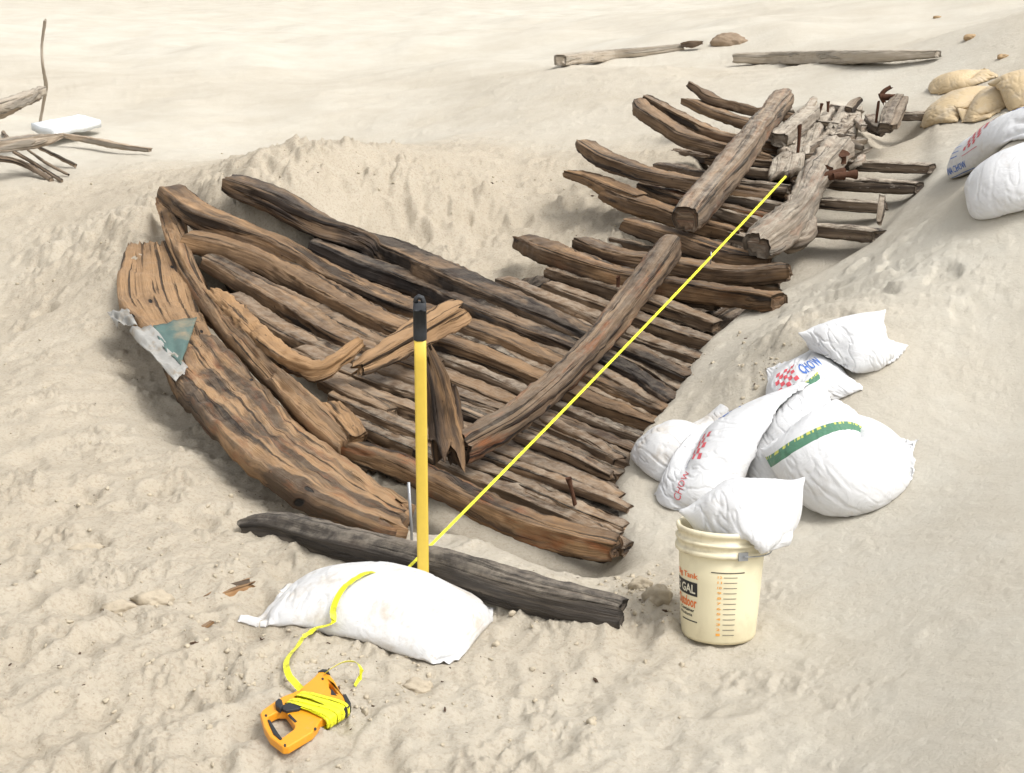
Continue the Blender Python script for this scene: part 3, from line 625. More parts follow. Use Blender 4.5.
# broken upright fragments at the far end
t = empty('broken_timber', P(890, 120), 'grey split timber stub with a rusty hook at the far end of the wreck', 'timber')
tp('stub', [(884,128),(890,113),(899,99)], [17,17,14], [.16,.2,.24], parent=t, tone=.5, dust=.6, warm=.2, stain=.4, sq=5)
tp('stub', [(893,127),(899,113),(905,98)], [10,10,8], [.16,.2,.24], parent=t, tone=.6, dust=.5, warm=.2, stain=.2, sq=5)
pk = P(885, 97, .27); m_ = mpp(pk)
timber('iron_hook', [pk + np.array(v) * m_ for v in [(0,0,-6),(-4,0,1),(-1,0,6),(5,0,10)]], .03, .03, mat=M_RUST, parent=t, seg=10, step=.01, sq=2, rough=.8)
timber('iron_fitting', [pk + np.array(v) * m_ for v in [(-5,0,0),(4,0,0),(13,0,1)]], [.05,.045,.03], [.05,.045,.035], mat=M_RUST, parent=t, seg=12, step=.01, sq=2.4, rough=1.2)
timber('iron_bolt', [pk + np.array(v) * m_ for v in [(-7,0,-26),(-6,0,-4)]], .022, .022, mat=M_RUST, parent=t, seg=8, step=.02, sq=2, rough=.6)
tp('broken_timber', [(848,110),(854,104),(861,99)], [9,9,7], [.12,.14,.16], tone=.55, dust=.6, warm=.2, rust=.5, label='tiny pale broken stub poking up left of the rusty hook', cat='timber')
tp('broken_timber', [(879,222),(881,210),(882,197)], [7,8,8], [.04,.09,.13], tone=.6, dust=.7, warm=.2, label='short pale upright stub at the right ends of the floor timbers', cat='timber')
for pts, wd, tn in [([(834,140),(846,128),(852,120)],14,.5),([(805,150),(822,140),(836,132)],12,.55),([(868,118),(876,128),(884,132)],12,.3)]:
    tp('rib_stub', pts, wd, [.08,.08,.06], tone=tn, dust=1., warm=.2, rough=1.8, parent=wr)

# ------------------------------------------------------------------ foreground log and wood litter
tp('charred_log', [(246,527),(280,528),(330,541),(380,553),(420,563),(470,577),(520,592),(570,605),(624,616)], [26,36,40,41,42,42,42,42,40], [-.01,.03,.06,.065,.07,.07,.07,.07,.06], tone=.16, stain=.85, dust=.35, warm=.0, bleach=.06, sq=2.6, asp=1.0, rough=.7, k=1.1, seg=44, label='long blackened log half buried in sand in front of the wreck', cat='log')
tp('wood_fragment', [(200,601),(225,594),(252,585)], [9,17,13], -.015, tone=1., warm=1., dust=.1, stain=.05, rust=.5, rough=1.4, ragged=.03, label='reddish brown wood scrap half buried left of the tied white sandbag', cat='wood scrap')
tp('wood_fragment', [(182,640),(197,632),(212,622)], [4,6,5], .0, tone=.5, rust=.5, warm=1., dust=.2, label='thin rusty brown wood splinter lying in sand left of the tape reel', cat='wood scrap')
# timbers lying on the dune behind
tp('driftwood_beam', [(560,60),(600,56),(640,52),(684,47)], [15,14,12,9], [.06,.06,.05,.02], tone=1.15, warm=.6, dust=.9, stain=0, sq=5, rough=.6, bleach=.95, label='pale beam sinking into the dune at its right end, behind the wreck', cat='beam')
tp('driftwood_beam', [(735,58),(790,58),(860,57),(938,54)], [13,17,17,9], [.06,.08,.08,.05], tone=1.1, warm=.25, dust=.9, stain=.0, sq=5, rough=.6, bleach=.85, label='long grey beam on the dune behind the far end of the wreck', cat='beam')
tp('driftwood_stump', [(682,45),(692,44),(702,43)], [5,8,6], .06, tone=.3, warm=.5, dust=.3, rough=1.6, label='small dark wood chunk between the two back beams', cat='driftwood')
# driftwood at the left
tp('driftwood_log', [(-60,128),(0,107),(25,98),(44,89)], [16,15,13,8], [.45,.5,.5,.5], tone=.95, warm=.1, dust=.5, stain=0, rough=1.2, bleach=.6, label='grey upper log reaching in from the left edge to the thin upright stick', cat='driftwood')
tp('driftwood_log', [(-60,134),(0,113),(22,104),(41,97)], [13,11,8,4], [.38,.42,.43,.44], tone=.95, warm=.7, dust=.2, stain=0, rough=1.2, bleach=.6, label='slim brown log lying just under the grey upper log at the left edge', cat='driftwood')
tp('driftwood_log', [(-60,150),(0,146),(30,142),(48,139),(60,136)], [18,17,16,12,5], [.3,.3,.28,.27,.27], tone=.75, warm=.6, dust=.35, stain=.0, ragged=.05, bleach=.6, label='thick brown log propped above the sand twigs at the left edge', cat='driftwood')
tp('driftwood_plank', [(62,135),(90,140),(120,146),(150,150)], [5,7,7,6], [.1,.08,.06,.05], tone=1.0, warm=.8, dust=.1, sq=6, bleach=.6, label='narrow light brown plank lying on the sand at the left', cat='plank')
tp('driftwood_stick', [(40,122),(43,105),(46,86),(43,66),(42,45),(45,20)], [3,3,4,3,3,3.6], [.02,.2,.42,.65,.85,1.1], k=1, asp=1, seg=10, tone=.95, warm=.2, dust=0, sq=2, rough=.8, bleach=.6, label='thin crooked bare stick standing upright in the sand', cat='stick')
for pts, wd, tn, lb in [([(14,152),(35,164),(62,181)],4,.4,'dark straight twig in the middle of those under the thick brown log'),([(-4,158),(22,163),(51,180)],6,.3,'thick dark forked twig lowest and leftmost under the brown log'),
                        ([(38,147),(58,157),(76,166)],4,.7,'light brown twig, rightmost of those under the thick brown log'),([(28,150),(48,164),(69,175)],3,.4,'slim grey twig between the dark and the light brown twigs'),
                        ([(-4,145),(8,141),(3,132)],4,.35,'short grey twig sticking up above the thick brown log at the left edge')]:
    tp('driftwood_twig', pts, wd, [.14,.08,.02], k=1, asp=1, seg=10, tone=tn+.25, warm=.3, dust=.1, sq=2, rough=1.2, label=lb, cat='twig', group='twigs under the driftwood log')
M_BOARD = plain('bleached_paint', (.66, .68, .68), rough=.7, var=.08, scale=8, bmp=.2, dirt=(.5, .45, .37), dirt_scale=5)
patch('white_board', [(31,124),(78,114),(101,120),(54,131)], [.14, .14, .14, .14], M_BOARD, None, thick=.07, bumpy=.004, label='white painted board lying flat near the upright stick', cat='board')
# clods of wet sand
M_CLOD = plain('sand_clod', (.41, .35, .262), rough=.95, spec=.1, var=.2, scale=60, bmp=.6, bdist=.006)
def clod(px, py, wpx, hpx, label, mat=None, name='sand_clod', cat='sand clod', group='clods of damp sand', seed=0):
    p = P(px, py); p[2] = G(p[0], p[1]); m = mpp(p); bm = bmesh.new(); bmesh.ops.create_icosphere(bm, subdivisions=4, radius=1)
    V = np.array([v.co[:] for v in bm.verts]); Fc = [[v.index for v in f.verts] for f in bm.faces]; bm.free()
    n = 1 + .10 * samp(TA, 8, V[:, 0] * .5 + seed, V[:, 1] * .5 + V[:, 2] * .3 + seed) + .03 * samp(TB, 6, V[:, 0] * .25 + seed, V[:, 1] * .25 + V[:, 2] * .3)
    V = V * n[:, None] * np.array([wpx * m / 2, wpx * m * .32, hpx * m * .62]); a = rng.uniform(-.3, .3)
    V = np.c_[V[:, 0] * math.cos(a) - V[:, 1] * math.sin(a), V[:, 0] * math.sin(a) + V[:, 1] * math.cos(a), V[:, 2]] + p + [0, 0, hpx * m * .08]
    return mk(name, V, Fc, mat or M_CLOD, label=label, cat=cat, group=group)
for i, (a, b, c, d, lb) in enumerate([(87,546,32,14,'flat grey clod alone on the sand at the left, left of the black log'),(153,597,40,16,'largest clod left of the reddish wood scrap'),(118,606,30,14,'smaller clod just left of the largest clod'),
      (417,684,34,13,'smooth flat clod in front of the tied white sandbag'),(658,606,30,22,'crumbly clod beside the left foot of the bucket'),(640,590,22,14,'small clod left of the bucket near the log end')]):
    clod(a, b, c, d, lb, seed=i * 3.1)
M_STONE = plain('tan_stone', (.36, .25, .14), rough=.9, var=.3, scale=30, bmp=.5)
def scatter(name, n, spots, r0, r1, mat, flat, kind, label, seed):
    g = np.random.default_rng(seed); bm = bmesh.new(); bmesh.ops.create_icosphere(bm, subdivisions=2, radius=1)
    B0 = np.array([v.co[:] for v in bm.verts]); F0 = np.array([[v.index for v in f.verts] for f in bm.faces]); bm.free(); VV, FF = [], []
    while len(VV) < n:
        px, py, sx, sy = spots[g.integers(len(spots))]; x = g.normal(px, sx); y = g.normal(py, sy)
        if not (-40 < x < 1064 and 120 < y < 790): continue
        p = P(x, y)
        if grid_at(wm, p[0:1], p[1:2])[0] > .4: continue
        r_ = r0 * (r1 / r0) ** (g.random() ** 2.2); sc = r_ * np.array([1, g.uniform(.5, 1) * (.4 if flat else 1), g.uniform(.25, .5) if flat else g.uniform(.55, .9)])
        q = B0 * (1 + .22 * g.standard_normal((len(B0), 1))) * sc; a = g.uniform(0, 6.3); q = np.c_[q[:, 0] * math.cos(a) - q[:, 1] * math.sin(a), q[:, 0] * math.sin(a) + q[:, 1] * math.cos(a), q[:, 2]]
        FF.append(F0 + len(VV) * len(B0)); VV.append(q + [p[0], p[1], G(p[0], p[1]) + sc[2] * .25])
    return mk(name, np.vstack(VV), np.vstack(FF), mat, origin=(0, 0, 0), smooth=not flat, kind=kind, label=label)
M_CRUMB = plain('dry_crumb', (.44, .38, .285), rough=.95, spec=.1, var=.15, scale=60, bmp=.4)
SPOTS = [(655,605,25,18),(640,585,18,10),(300,170,60,12),(460,190,50,16),(230,550,60,40),(120,600,90,50),(300,660,90,40),(500,640,70,25),(60,260,60,40),(430,700,120,40),(200,700,120,50),(60,480,60,70),(770,365,30,22),(580,210,30,20),(330,690,30,20)]
scatter('sand_crumbs', 1000, SPOTS, .003, .013, M_CRUMB, False, 'stuff', 'loose crumbs of damp sand around the dig', 3)
M_CHIP = plain('wood_chip', (.075, .045, .028), rough=.9, var=.5, scale=90, bmp=.4)
scatter('wood_chips', 170, SPOTS + [(560,580,50,12),(150,330,25,30),(700,330,20,20)], .003, .014, M_CHIP, True, 'stuff', 'tiny dark wood chips scattered on the sand', 4)
M_ROCK = plain('driftwood_rock', (.27, .20, .135), rough=.85, var=.35, scale=14, bmp=.7, bdist=.02)
clod(730, 41, 34, 14, 'rounded brown rock on the dune between the two back beams', M_ROCK, 'rock', 'rock', None, 9)
for i, (a, b, c, d, lb) in enumerate([(970,40,14,6,'brown stone high on the dune at the upper right'),(1003,58,12,5,'small brown stone above the tan sandbags'),(938,12,8,3,'tiny brown stone near the top edge at the right')]):
    clod(a, b, c, d, lb, M_STONE, 'stone', 'stone', 'stones on the upper right dune', 20 + i)

# ------------------------------------------------------------------ yellow pole and steel pin
def project(p):
    x, y, z = p[0], p[1], p[2] - CAMH; fw = y * CP - z * SP; up = y * SP + z * CP
    return CX + F * x / fw, CY - F * up / fw
def height_to(base, py):
    z = np.linspace(base[2], base[2] + 3, 3000)
    ys = [project((base[0], base[1], k))[1] for k in z]; return z[int(np.argmin(np.abs(np.array(ys) - py)))]
M_YEL = plain('yellow_paint', (.66, .47, .07), rough=.45, var=.08, scale=40, bmp=.1, dirt=(.35, .26, .12), dirt_scale=7, dirt_lo=.58, dirt_hi=.75, dirt_amt=.45)
M_BLK = plain('black_rubber', (.022, .024, .027), rough=.6, var=.3, scale=60, bmp=.2, dirt=(.2, .18, .14), dirt_scale=20, dirt_lo=.6, dirt_hi=.8, dirt_amt=.4)
M_STEEL = plain('galvanised_steel', (.36, .37, .38), rough=.4, metal=.7, var=.2, scale=50)
b0 = P(423, 577, .075); b0[2] = G(b0[0], b0[1]) - .03; zt = height_to(b0, 287); zg = height_to(b0, 339)
lean = np.array([.003, 0.0, 0])
def sweep(name, pts, rx, ry, mat, parent=None, seg=20, sq=2.5, **kw):
    pts = np.asarray(pts, float); n = len(pts); T = np.gradient(pts, axis=0); T /= np.linalg.norm(T, axis=1)[:, None]
    up = np.array([0, 1.0, 0]) if abs(T[:, 2]).mean() > .7 else np.array([0, 0, 1.0])
    Sd = np.cross(T, up); Sd /= np.linalg.norm(Sd, axis=1)[:, None]; U = np.cross(Sd, T)
    th = np.linspace(0, 2 * math.pi, seg, endpoint=False); e = 2 / sq
    bx, by = np.sign(np.cos(th)) * np.abs(np.cos(th)) ** e, np.sign(np.sin(th)) * np.abs(np.sin(th)) ** e
    rx = np.full(n, rx) if np.isscalar(rx) else np.asarray(rx); ry = np.full(n, ry) if np.isscalar(ry) else np.asarray(ry)
    V = (pts[:, None] + Sd[:, None] * (rx[:, None] * bx)[..., None] + U[:, None] * (ry[:, None] * by)[..., None]).reshape(-1, 3)
    Fc = [(i*seg + j, i*seg + (j+1) % seg, (i+1)*seg + (j+1) % seg, (i+1)*seg + j) for i in range(n-1) for j in range(seg)]
    Fc += [tuple(range(seg))[::-1], tuple((n-1)*seg + j for j in range(seg))]
    return mk(name, V, Fc, mat, parent, **kw)
po = empty('measuring_pole', b0, 'tall yellow pole with a black grip on top, stuck upright in the sand', 'pole')
hp = zt - b0[2]
pole = lambda f: b0 + np.array([lean[0] * f * 3, 0, hp * f])
fg = (zg - b0[2]) / hp
sweep('shaft', [pole(f) for f in np.linspace(0, fg + .01, 12)], .0195, .0175, M_YEL, po, sq=5)
zs = [fg - .004, fg, fg + .02, fg + .09, .93, .955]
sweep('grip', [pole(f) for f in zs], [.019, .0215, .022, .0215, .022, .0205], [.018, .020, .020, .020, .020, .018], M_BLK, po, sq=3.4)
pt_ = pole(.95)
sweep('hanging_loop', [pt_ + np.array(v) for v in [(.012,0,-.02),(.0125,0,.008),(.008,0,.021),(-.002,0,.025),(-.011,0,.018),(-.014,0,.006)]], .0078, .012, M_BLK, po, sq=2)
b1 = P(412, 551, 0.03); zt1 = height_to(b1, 481)
sweep('steel_pin', [b1 - [0, 0, .06], b1 + [0, 0, .1], [b1[0] - .006, b1[1], zt1 - .006]], .0055, .0055, M_STEEL, sq=2, seg=10, label='thin grey steel rod standing beside the yellow pole', cat='rod').name = 'steel_rod'
b1t = np.array([b1[0] - .006, b1[1], zt1])

# ------------------------------------------------------------------ sacks: two sewn sheets, filled and let settle on the sand
SACKS = []
def cloth_settle(O, t, s, Ln, W, fill, nu=46, nv=32, steps=120, iters=6, grav=9.8, neck=0.0, floor=None, seed=0, pin=None, stiff=1.0):
    g = np.random.default_rng(seed); t = t / np.linalg.norm(t); s = s / np.linalg.norm(s); n = np.cross(t, s); n = n if n[2] > 0 else -n
    U, V = np.meshgrid(np.linspace(-.5, .5, nu), np.linspace(-.5, .5, nv), indexing='ij')
    base = O + U[..., None] * Ln * t + V[..., None] * W * s
    prof = (np.cos(U * math.pi) * np.cos(V * math.pi)).clip(0, 1) ** .6
    top = base + n * (.03 * prof + .004 * g.standard_normal(U.shape))[..., None]; bot = base - n * (.03 * prof + .004 * g.standard_normal(U.shape))[..., None]
    bd = np.ones((nu, nv), bool); bd[1:-1, 1:-1] = False
    it = np.arange(nu * nv).reshape(nu, nv); ib = it.copy(); k = nu * nv; ib[~bd] = k + np.arange((~bd).sum())
    X = np.zeros((k + (~bd).sum(), 3)); X[it.ravel()] = top.reshape(-1, 3); X[ib[~bd]] = bot[~bd]
    du, dv = Ln / (nu - 1), W / (nv - 1); dd = math.hypot(du, dv); cons = []
    for I in (it, ib):
        for a, b, l in ((I[:-1], I[1:], du), (I[:, :-1], I[:, 1:], dv)):
            ax = 0 if l is du and a.shape[0] == nu - 1 else 1
            for par in (0, 1):
                sl_ = (slice(par, None, 2), slice(None)) if ax == 0 else (slice(None), slice(par, None, 2))
                cons.append((a[sl_].ravel(), b[sl_].ravel(), l, 1.0))
        for a, b in ((I[:-1, :-1], I[1:, 1:]), (I[1:, :-1], I[:-1, 1:])):
            for par in (0, 1):
                cons.append((a[par::2].ravel(), b[par::2].ravel(), dd, .25))
        for a, b, l in ((I[:-2], I[2:], 2 * du), (I[:, :-2], I[:, 2:], 2 * dv)):
            ax = 0 if a.shape[0] == nu - 2 else 1
            for par in range(4):
                sl_ = (slice(par, None, 4), slice(None)) if ax == 0 else (slice(None), slice(par, None, 4))
                cons.append((a[sl_].ravel(), b[sl_].ravel(), l, .05 * stiff))
    fw = np.clip((.5 - U - neck) / .12, 0, 1) if neck else np.ones_like(U)
    wt = np.zeros(len(X)); wt[it.ravel()] = fw.ravel(); wt[ib.ravel()] = np.maximum(wt[ib.ravel()], fw.ravel())
    Vt = fill * Ln * W * min(W, Ln) * .30; Vel = np.zeros_like(X); dt = 1 / 60
    area = Ln * W * 2; pa = area / len(X)
    pinned = None
    if pin:
        k = (np.abs(U) < .34) & (np.abs(V) < .22) & ~bd; pinned = ib[k]; X[pinned, 2] = floor(X[pinned, 0], X[pinned, 1]) + .004
        zlift = max(0, (floor(X[:, 0], X[:, 1]) - X[:, 2]).max()); free = np.ones(len(X), bool); free[pinned] = False; X[free, 2] = np.maximum(X[free, 2], floor(X[free, 0], X[free, 1]) + .01)
    Xp = X.copy()
    for st in range(steps):
        c = X.mean(0); nr = np.zeros_like(X); vol = 0.
        for I, sg in ((it, 1.), (ib, -1.)):
            A = X[I] - c; d1 = A[1:, 1:] - A[:-1, :-1]; d2 = A[:-1, 1:] - A[1:, :-1]; fn = np.cross(d1, d2) * .5 * sg
            fc = (A[1:, 1:] + A[:-1, :-1] + A[1:, :-1] + A[:-1, 1:]) * .25; vol += (fc * fn).sum() / 3
            for o in ((slice(1, None), slice(1, None)), (slice(None, -1), slice(None, -1)), (slice(1, None), slice(None, -1)), (slice(None, -1), slice(1, None))):
                np.add.at(nr, I[o].ravel(), fn.reshape(-1, 3) * .25)
        if st == 0: flip = 1. if (nr[it[nu // 2, nv // 2]] @ n) > 0 else -1.
        vol *= flip
        p = np.clip((Vt - vol) / Vt, -.0, 1) * 900 + (14 if vol < Vt else 0)
        acc = np.array([0, 0, -grav])[None] + nr * flip / pa * p * .05 * wt[:, None] * np.clip(st / 25, .1, 1)
        al = np.linalg.norm(acc, axis=1); acc *= np.minimum(1, 45 / (al + 1e-9))[:, None]
        Xo = X.copy(); X = X + Vel * dt + acc * dt * dt
        for _ in range(iters):
            for a, b, l, w_ in cons:
                dx = X[b] - X[a]; q = np.sqrt((dx * dx).sum(1)) + 1e-9
                cr = dx * ((q - l) / q * .5 * w_)[:, None]
                X[a] += cr; X[b] -= cr
            if floor is not None:
                h = floor(X[:, 0], X[:, 1]) + .004; low = X[:, 2] < h
                X[low, 2] = h[low]; X[low, :2] = Xo[low, :2]
            if pinned is not None: X[pinned] = Xp[pinned]
        Vel = (X - Xo) / dt * .93
        sp = np.linalg.norm(Vel, axis=1); Vel *= np.minimum(1, 2.5 / (sp + 1e-9))[:, None]
    return X[it], X[ib]
def up1(Gd, f):
    """smooth refinement along axis 0"""
    q = np.concatenate([2 * Gd[:1] - Gd[1:2], Gd, 2 * Gd[-1:] - Gd[-2:-1]]); n = len(Gd); out = []
    for k in range(f):
        t_ = k / f; a, b, c, d = q[:n-1], q[1:n], q[2:n+1], q[3:n+2]
        out.append(.5 * (2*b + (c - a) * t_ + (2*a - 5*b + 4*c - d) * t_**2 + (3*b - a - 3*c + d) * t_**3))
    r = np.stack(out, 1).reshape(-1, *Gd.shape[1:]); return np.concatenate([r, Gd[-1:]])
def local_floor(c, rad, extra=True):
    xs = np.arange(c[0] - rad, c[0] + rad, .0125); ys = np.arange(c[1] - rad, c[1] + rad, .0125); A, B = np.meshgrid(xs, ys)
    H = ground(A.ravel(), B.ravel(), fine=False).reshape(A.shape)
    if extra:
        for Q in SACKS:
            ix = np.round((Q[:, 0] - xs[0]) / .0125).astype(int); iy = np.round((Q[:, 1] - ys[0]) / .0125).astype(int)
            ok = (ix >= 1) & (ix < len(xs) - 1) & (iy >= 1) & (iy < len(ys) - 1)
            for ox in (-1, 0, 1):
                for oy in (-1, 0, 1): np.maximum.at(H, (iy[ok] + oy, ix[ok] + ox), Q[ok, 2] + .004)
    def fl(x, y):
        fx = np.clip((x - xs[0]) / .0125, 0, len(xs) - 1.01); fy = np.clip((y - ys[0]) / .0125, 0, len(ys) - 1.01); i, j = fx.astype(int), fy.astype(int); a, b = fx - i, fy - j
        return (H[j, i] * (1 - a) + H[j, i+1] * a) * (1 - b) + (H[j+1, i] * (1 - a) + H[j+1, i+1] * a) * b
    return fl
def fabric(name, col, dirt, amt=.5, stripe=None):
    m, t_, b = new_mat(name); oc = N(t_, 'ShaderNodeTexCoord').outputs['Object']; uv = N(t_, 'ShaderNodeUVMap', uv_map='UVMap').outputs[0]
    c = mix(t_, noise(t_, oc, 5, 4), tuple(x * .94 for x in col), col)
    if stripe:
        ux = N(t_, 'ShaderNodeSeparateXYZ'); L(t_, uv, ux.inputs[0]); v_ = ux.outputs[1]
        band = math_n(t_, 'MULTIPLY', math_n(t_, 'GREATER_THAN', v_, stripe[0]), math_n(t_, 'LESS_THAN', v_, stripe[1]))
        c = mix(t_, band, c, (.085, .20, .125))
        lin = math_n(t_, 'MULTIPLY', math_n(t_, 'GREATER_THAN', v_, stripe[1] - .022), math_n(t_, 'LESS_THAN', v_, stripe[1]))
        lin = math_n(t_, 'MULTIPLY', lin, math_n(t_, 'GREATER_THAN', noise(t_, mapping(t_, uv, (60, 3, 1)), 1, 1), .5))
        c = mix(t_, lin, c, (.55, .55, .12))
    c = mix(t_, mrange(t_, noise(t_, oc, 7, 6, .7), .57 - .07 * (amt > .5), .72 - .05 * (amt > .5), 0, amt), c, dirt)
    c = mix(t_, mrange(t_, noise(t_, oc, 33, 5, .7), .63, .72, 0, amt), c, dirt)
    L(t_, c, b.inputs['Base Color']); b.inputs['Roughness'].default_value = .5; b.inputs['Specular IOR Level'].default_value = .3
    wv = N(t_, 'ShaderNodeTexWave', wave_type='BANDS', bands_direction='X'); wv.inputs['Scale'].default_value = 75; wv.inputs['Distortion'].default_value = .5; L(t_, uv, wv.inputs['Vector'])
    wu = N(t_, 'ShaderNodeTexWave', wave_type='BANDS', bands_direction='Y'); wu.inputs['Scale'].default_value = 50; wu.inputs['Distortion'].default_value = .5; L(t_, uv, wu.inputs['Vector'])
    weave = math_n(t_, 'ADD', wv.outputs['Fac'], wu.outputs['Fac'])
    cr = noise(t_, mapping(t_, oc, (14, 14, 14)), 1.0, 5, .55, 1.2)
    n1 = bump(t_, cr, .28, .02); L(t_, bump(t_, weave, .12, .0015, n1), b.inputs['Normal'])
    return m
M_SACK = fabric('white_woven_sack', (.66, .66, .66), (.47, .40, .31), .35)
M_SACKG = fabric('white_woven_sack_green_edge', (.66, .66, .66), (.47, .40, .31), .3, stripe=(.86, .94))
M_SACKD = fabric('dirty_woven_sack', (.63, .625, .615), (.44, .37, .28), .7)
M_TAN = fabric('tan_sandbag', (.52, .40, .24), (.50, .43, .33), .6)
FN = fftnoise(512, 8.0, .05, .6, 2.6, 31, ax=.45, ay=1.3)
def build_sack(name, top, bot, mat, label, cat='sandbag', group=None, wrinkle=.0045, seed=0, f=3, fold=1.3):
    Tg = up1(up1(top, f).transpose(1, 0, 2), f).transpose(1, 0, 2); Bg = up1(up1(bot, f).transpose(1, 0, 2), f).transpose(1, 0, 2); a, b = Tg.shape[:2]
    def disp(Q, sg, sd):
        n = np.cross(np.gradient(Q, axis=0), np.gradient(Q, axis=1)); n /= np.linalg.norm(n, axis=2)[..., None] + 1e-9
        U, V = np.meshgrid(np.linspace(0, 1, a), np.linspace(0, 1, b), indexing='ij'); ed = np.minimum(np.minimum(U, 1 - U) * 8, np.minimum(V, 1 - V) * 8).clip(0, 1)
        return Q + n * (sg * ed * wrinkle * (samp(TA, 8.0, U * 1.2 + sd, V * .8 + sd) - fold * 1.5 * np.clip(np.abs(samp(FN, 8.0, U * .9 + sd * 1.7, V * .6 + sd)) * -1 + .45, 0, .45) * (.5 + 2.2 * np.abs(U - .5))))[..., None], n
    Tg, nT = disp(Tg, 1, seed); Bg, _ = disp(Bg, 1, seed + 3.3)
    c = (Tg.mean((0, 1)) + Bg.mean((0, 1))) / 2
    if ((Tg.mean((0, 1)) - Bg.mean((0, 1))) * nT[a // 2, b // 2]).sum() < 0: nT = -nT
    it = np.arange(a * b).reshape(a, b); bd = np.ones((a, b), bool); bd[1:-1, 1:-1] = False; ib = it.copy(); ib[~bd] = a * b + np.arange((~bd).sum())
    V = np.vstack([Tg.reshape(-1, 3), Bg[~bd]]); U_, V_ = np.meshgrid(np.linspace(0, 1, a), np.linspace(0, 1, b), indexing='ij')
    uv = np.vstack([np.c_[U_.ravel(), V_.ravel()], np.c_[U_[~bd], 1.999 - V_[~bd]]])
    q = lambda I: np.stack([I[:-1, :-1], I[1:, :-1], I[1:, 1:], I[:-1, 1:]], -1).reshape(-1, 4)
    Fc = np.vstack([q(it), q(ib)[:, ::-1]])
    o = mk(name, V, Fc, mat, uv=uv, label=label, cat=cat, group=group)
    bm = bmesh.new(); bm.from_mesh(o.data); bmesh.ops.recalc_face_normals(bm, faces=bm.faces); bm.to_mesh(o.data); bm.free()
    SACKS.append(V); return o, Tg, nT
def lay_sack(name, A, B, W, fill, mat, label, lift=.1, group=None, neck=0., seed=0, long=1.0, roll=0., **kw):
    a = P(*A, lift); b = P(*B, lift); t_ = b - a; c = (a + b) / 2; Ln = np.linalg.norm(t_) * long
    e = .1; gxx = (S(c[0] + e, c[1])[0] - S(c[0] - e, c[1])[0]) / (2 * e); gyy = (S(c[0], c[1] + e)[0] - S(c[0], c[1] - e)[0]) / (2 * e)
    nn = np.array([-gxx, -gyy, 1.0]); nn /= np.linalg.norm(nn); s_ = np.cross(nn, t_); s_ /= np.linalg.norm(s_); s_ = s_ * math.cos(roll) + nn * math.sin(roll)
    top, bot = cloth_settle(c - nn * (lift - .03), t_, s_, Ln, W, fill, neck=neck, floor=local_floor(c, 1.0), seed=seed, pin=True, **kw)
    return build_sack(name, top, bot, mat, label, group=group, seed=seed)
def on_sack(Tg, nT, pts, off=.0016):
    a, b = Tg.shape[:2]; out = []
    for u, v in pts:
        fu, fv = np.clip(u, 0, .999) * (a - 1), np.clip(v, 0, .999) * (b - 1); i, j = int(fu), int(fv); x, y = fu - i, fv - j
        w4 = ((1-x)*(1-y), x*(1-y), (1-x)*y, x*y); ii = ((i, j), (i+1, j), (i, j+1), (i+1, j+1))
        p = sum(k * Tg[q] for k, q in zip(w4, ii)); n = sum(k * nT[q] for k, q in zip(w4, ii)); out.append(p + n / np.linalg.norm(n) * off)
    return np.array(out)
def text_shape(txt, bold=False):
    cu = bpy.data.curves.new('lettering', 'FONT'); cu.body = txt; cu.size = 1; cu.resolution_u = 2
    if bold: cu.offset = .02
    ob = bpy.data.objects.new('lettering', cu); COL.objects.link(ob); dg = bpy.context.evaluated_depsgraph_get(); me = ob.evaluated_get(dg).to_mesh()
    bm = bmesh.new(); bm.from_mesh(me)
    bmesh.ops.triangulate(bm, faces=bm.faces)
    bmesh.ops.subdivide_edges(bm, edges=[e for e in bm.edges if e.calc_length() > .12], cuts=2, use_grid_fill=False); bmesh.ops.triangulate(bm, faces=bm.faces)
    bm.verts.index_update(); V = np.array([v.co[:2] for v in bm.verts]); Fc = [[v.index for v in f.verts] for f in bm.faces]; bm.free()
    ob.evaluated_get(dg).to_mesh_clear(); bpy.data.objects.remove(ob); bpy.data.curves.remove(cu); return V, Fc
def print_on(sack, name, mat, items):
    """items: ('text', s, u0, v0, du, dv, bold) or ('quad', u0, v0, du, dv); text reads along +u, its height along +v"""
    o, Tg, nT = sack; VV, FF = [], []
    for itm in items:
        if itm[0] == 'text':
            V, Fc = text_shape(itm[1], itm[6]); V = (V - V.min(0)) / (V.max(0) - V.min(0)).max(); hh = V[:, 1].max()
            pts = [(itm[2] + x * itm[4], itm[3] + y / hh * itm[5]) for x, y in V]
        else:
            _, u0, v0, du, dv = itm; k = 4; pts = [(u0 + du * i / k, v0 + dv * j / k) for i in range(k+1) for j in range(k+1)]; Fc = [(i*(k+1)+j, (i+1)*(k+1)+j, (i+1)*(k+1)+j+1, i*(k+1)+j+1) for i in range(k) for j in range(k)]
        b = len(VV); VV += on_sack(Tg, nT, pts).tolist(); FF += [tuple(b + x for x in f) for f in Fc]
    return mk(name, VV, FF, mat, o)
M_RED = plain('red_ink', (.62, .10, .12), rough=.6, var=.2, scale=60, bmp=0); M_BLUE = plain('blue_ink', (.07, .17, .50), rough=.6, var=.25, scale=60, bmp=0)
def chequer(u0, v0, c, r, du, dv):
    return [('quad', u0 + i * du, v0 + j * dv, du * .96, dv * .96) for i in range(c) for j in range(r) if (i + j) % 2 == 0]
GP = 'white sacks in the near pile on the bank'
s5 = lay_sack('sandbag', (776,388), (842,348), .40, .85, M_SACK, 'white sack with red squares at the back of the near pile, mostly hidden', group=GP, seed=5)
c6 = P(860, 318, .16)
tt, bo = cloth_settle(c6, np.array([.90, .15, .12]), np.array([-.25, .35, .90]), .36, .34, .8, nu=52, nv=48, steps=55, grav=2.0, floor=local_floor(c6, 1.0), seed=21, stiff=1.5)
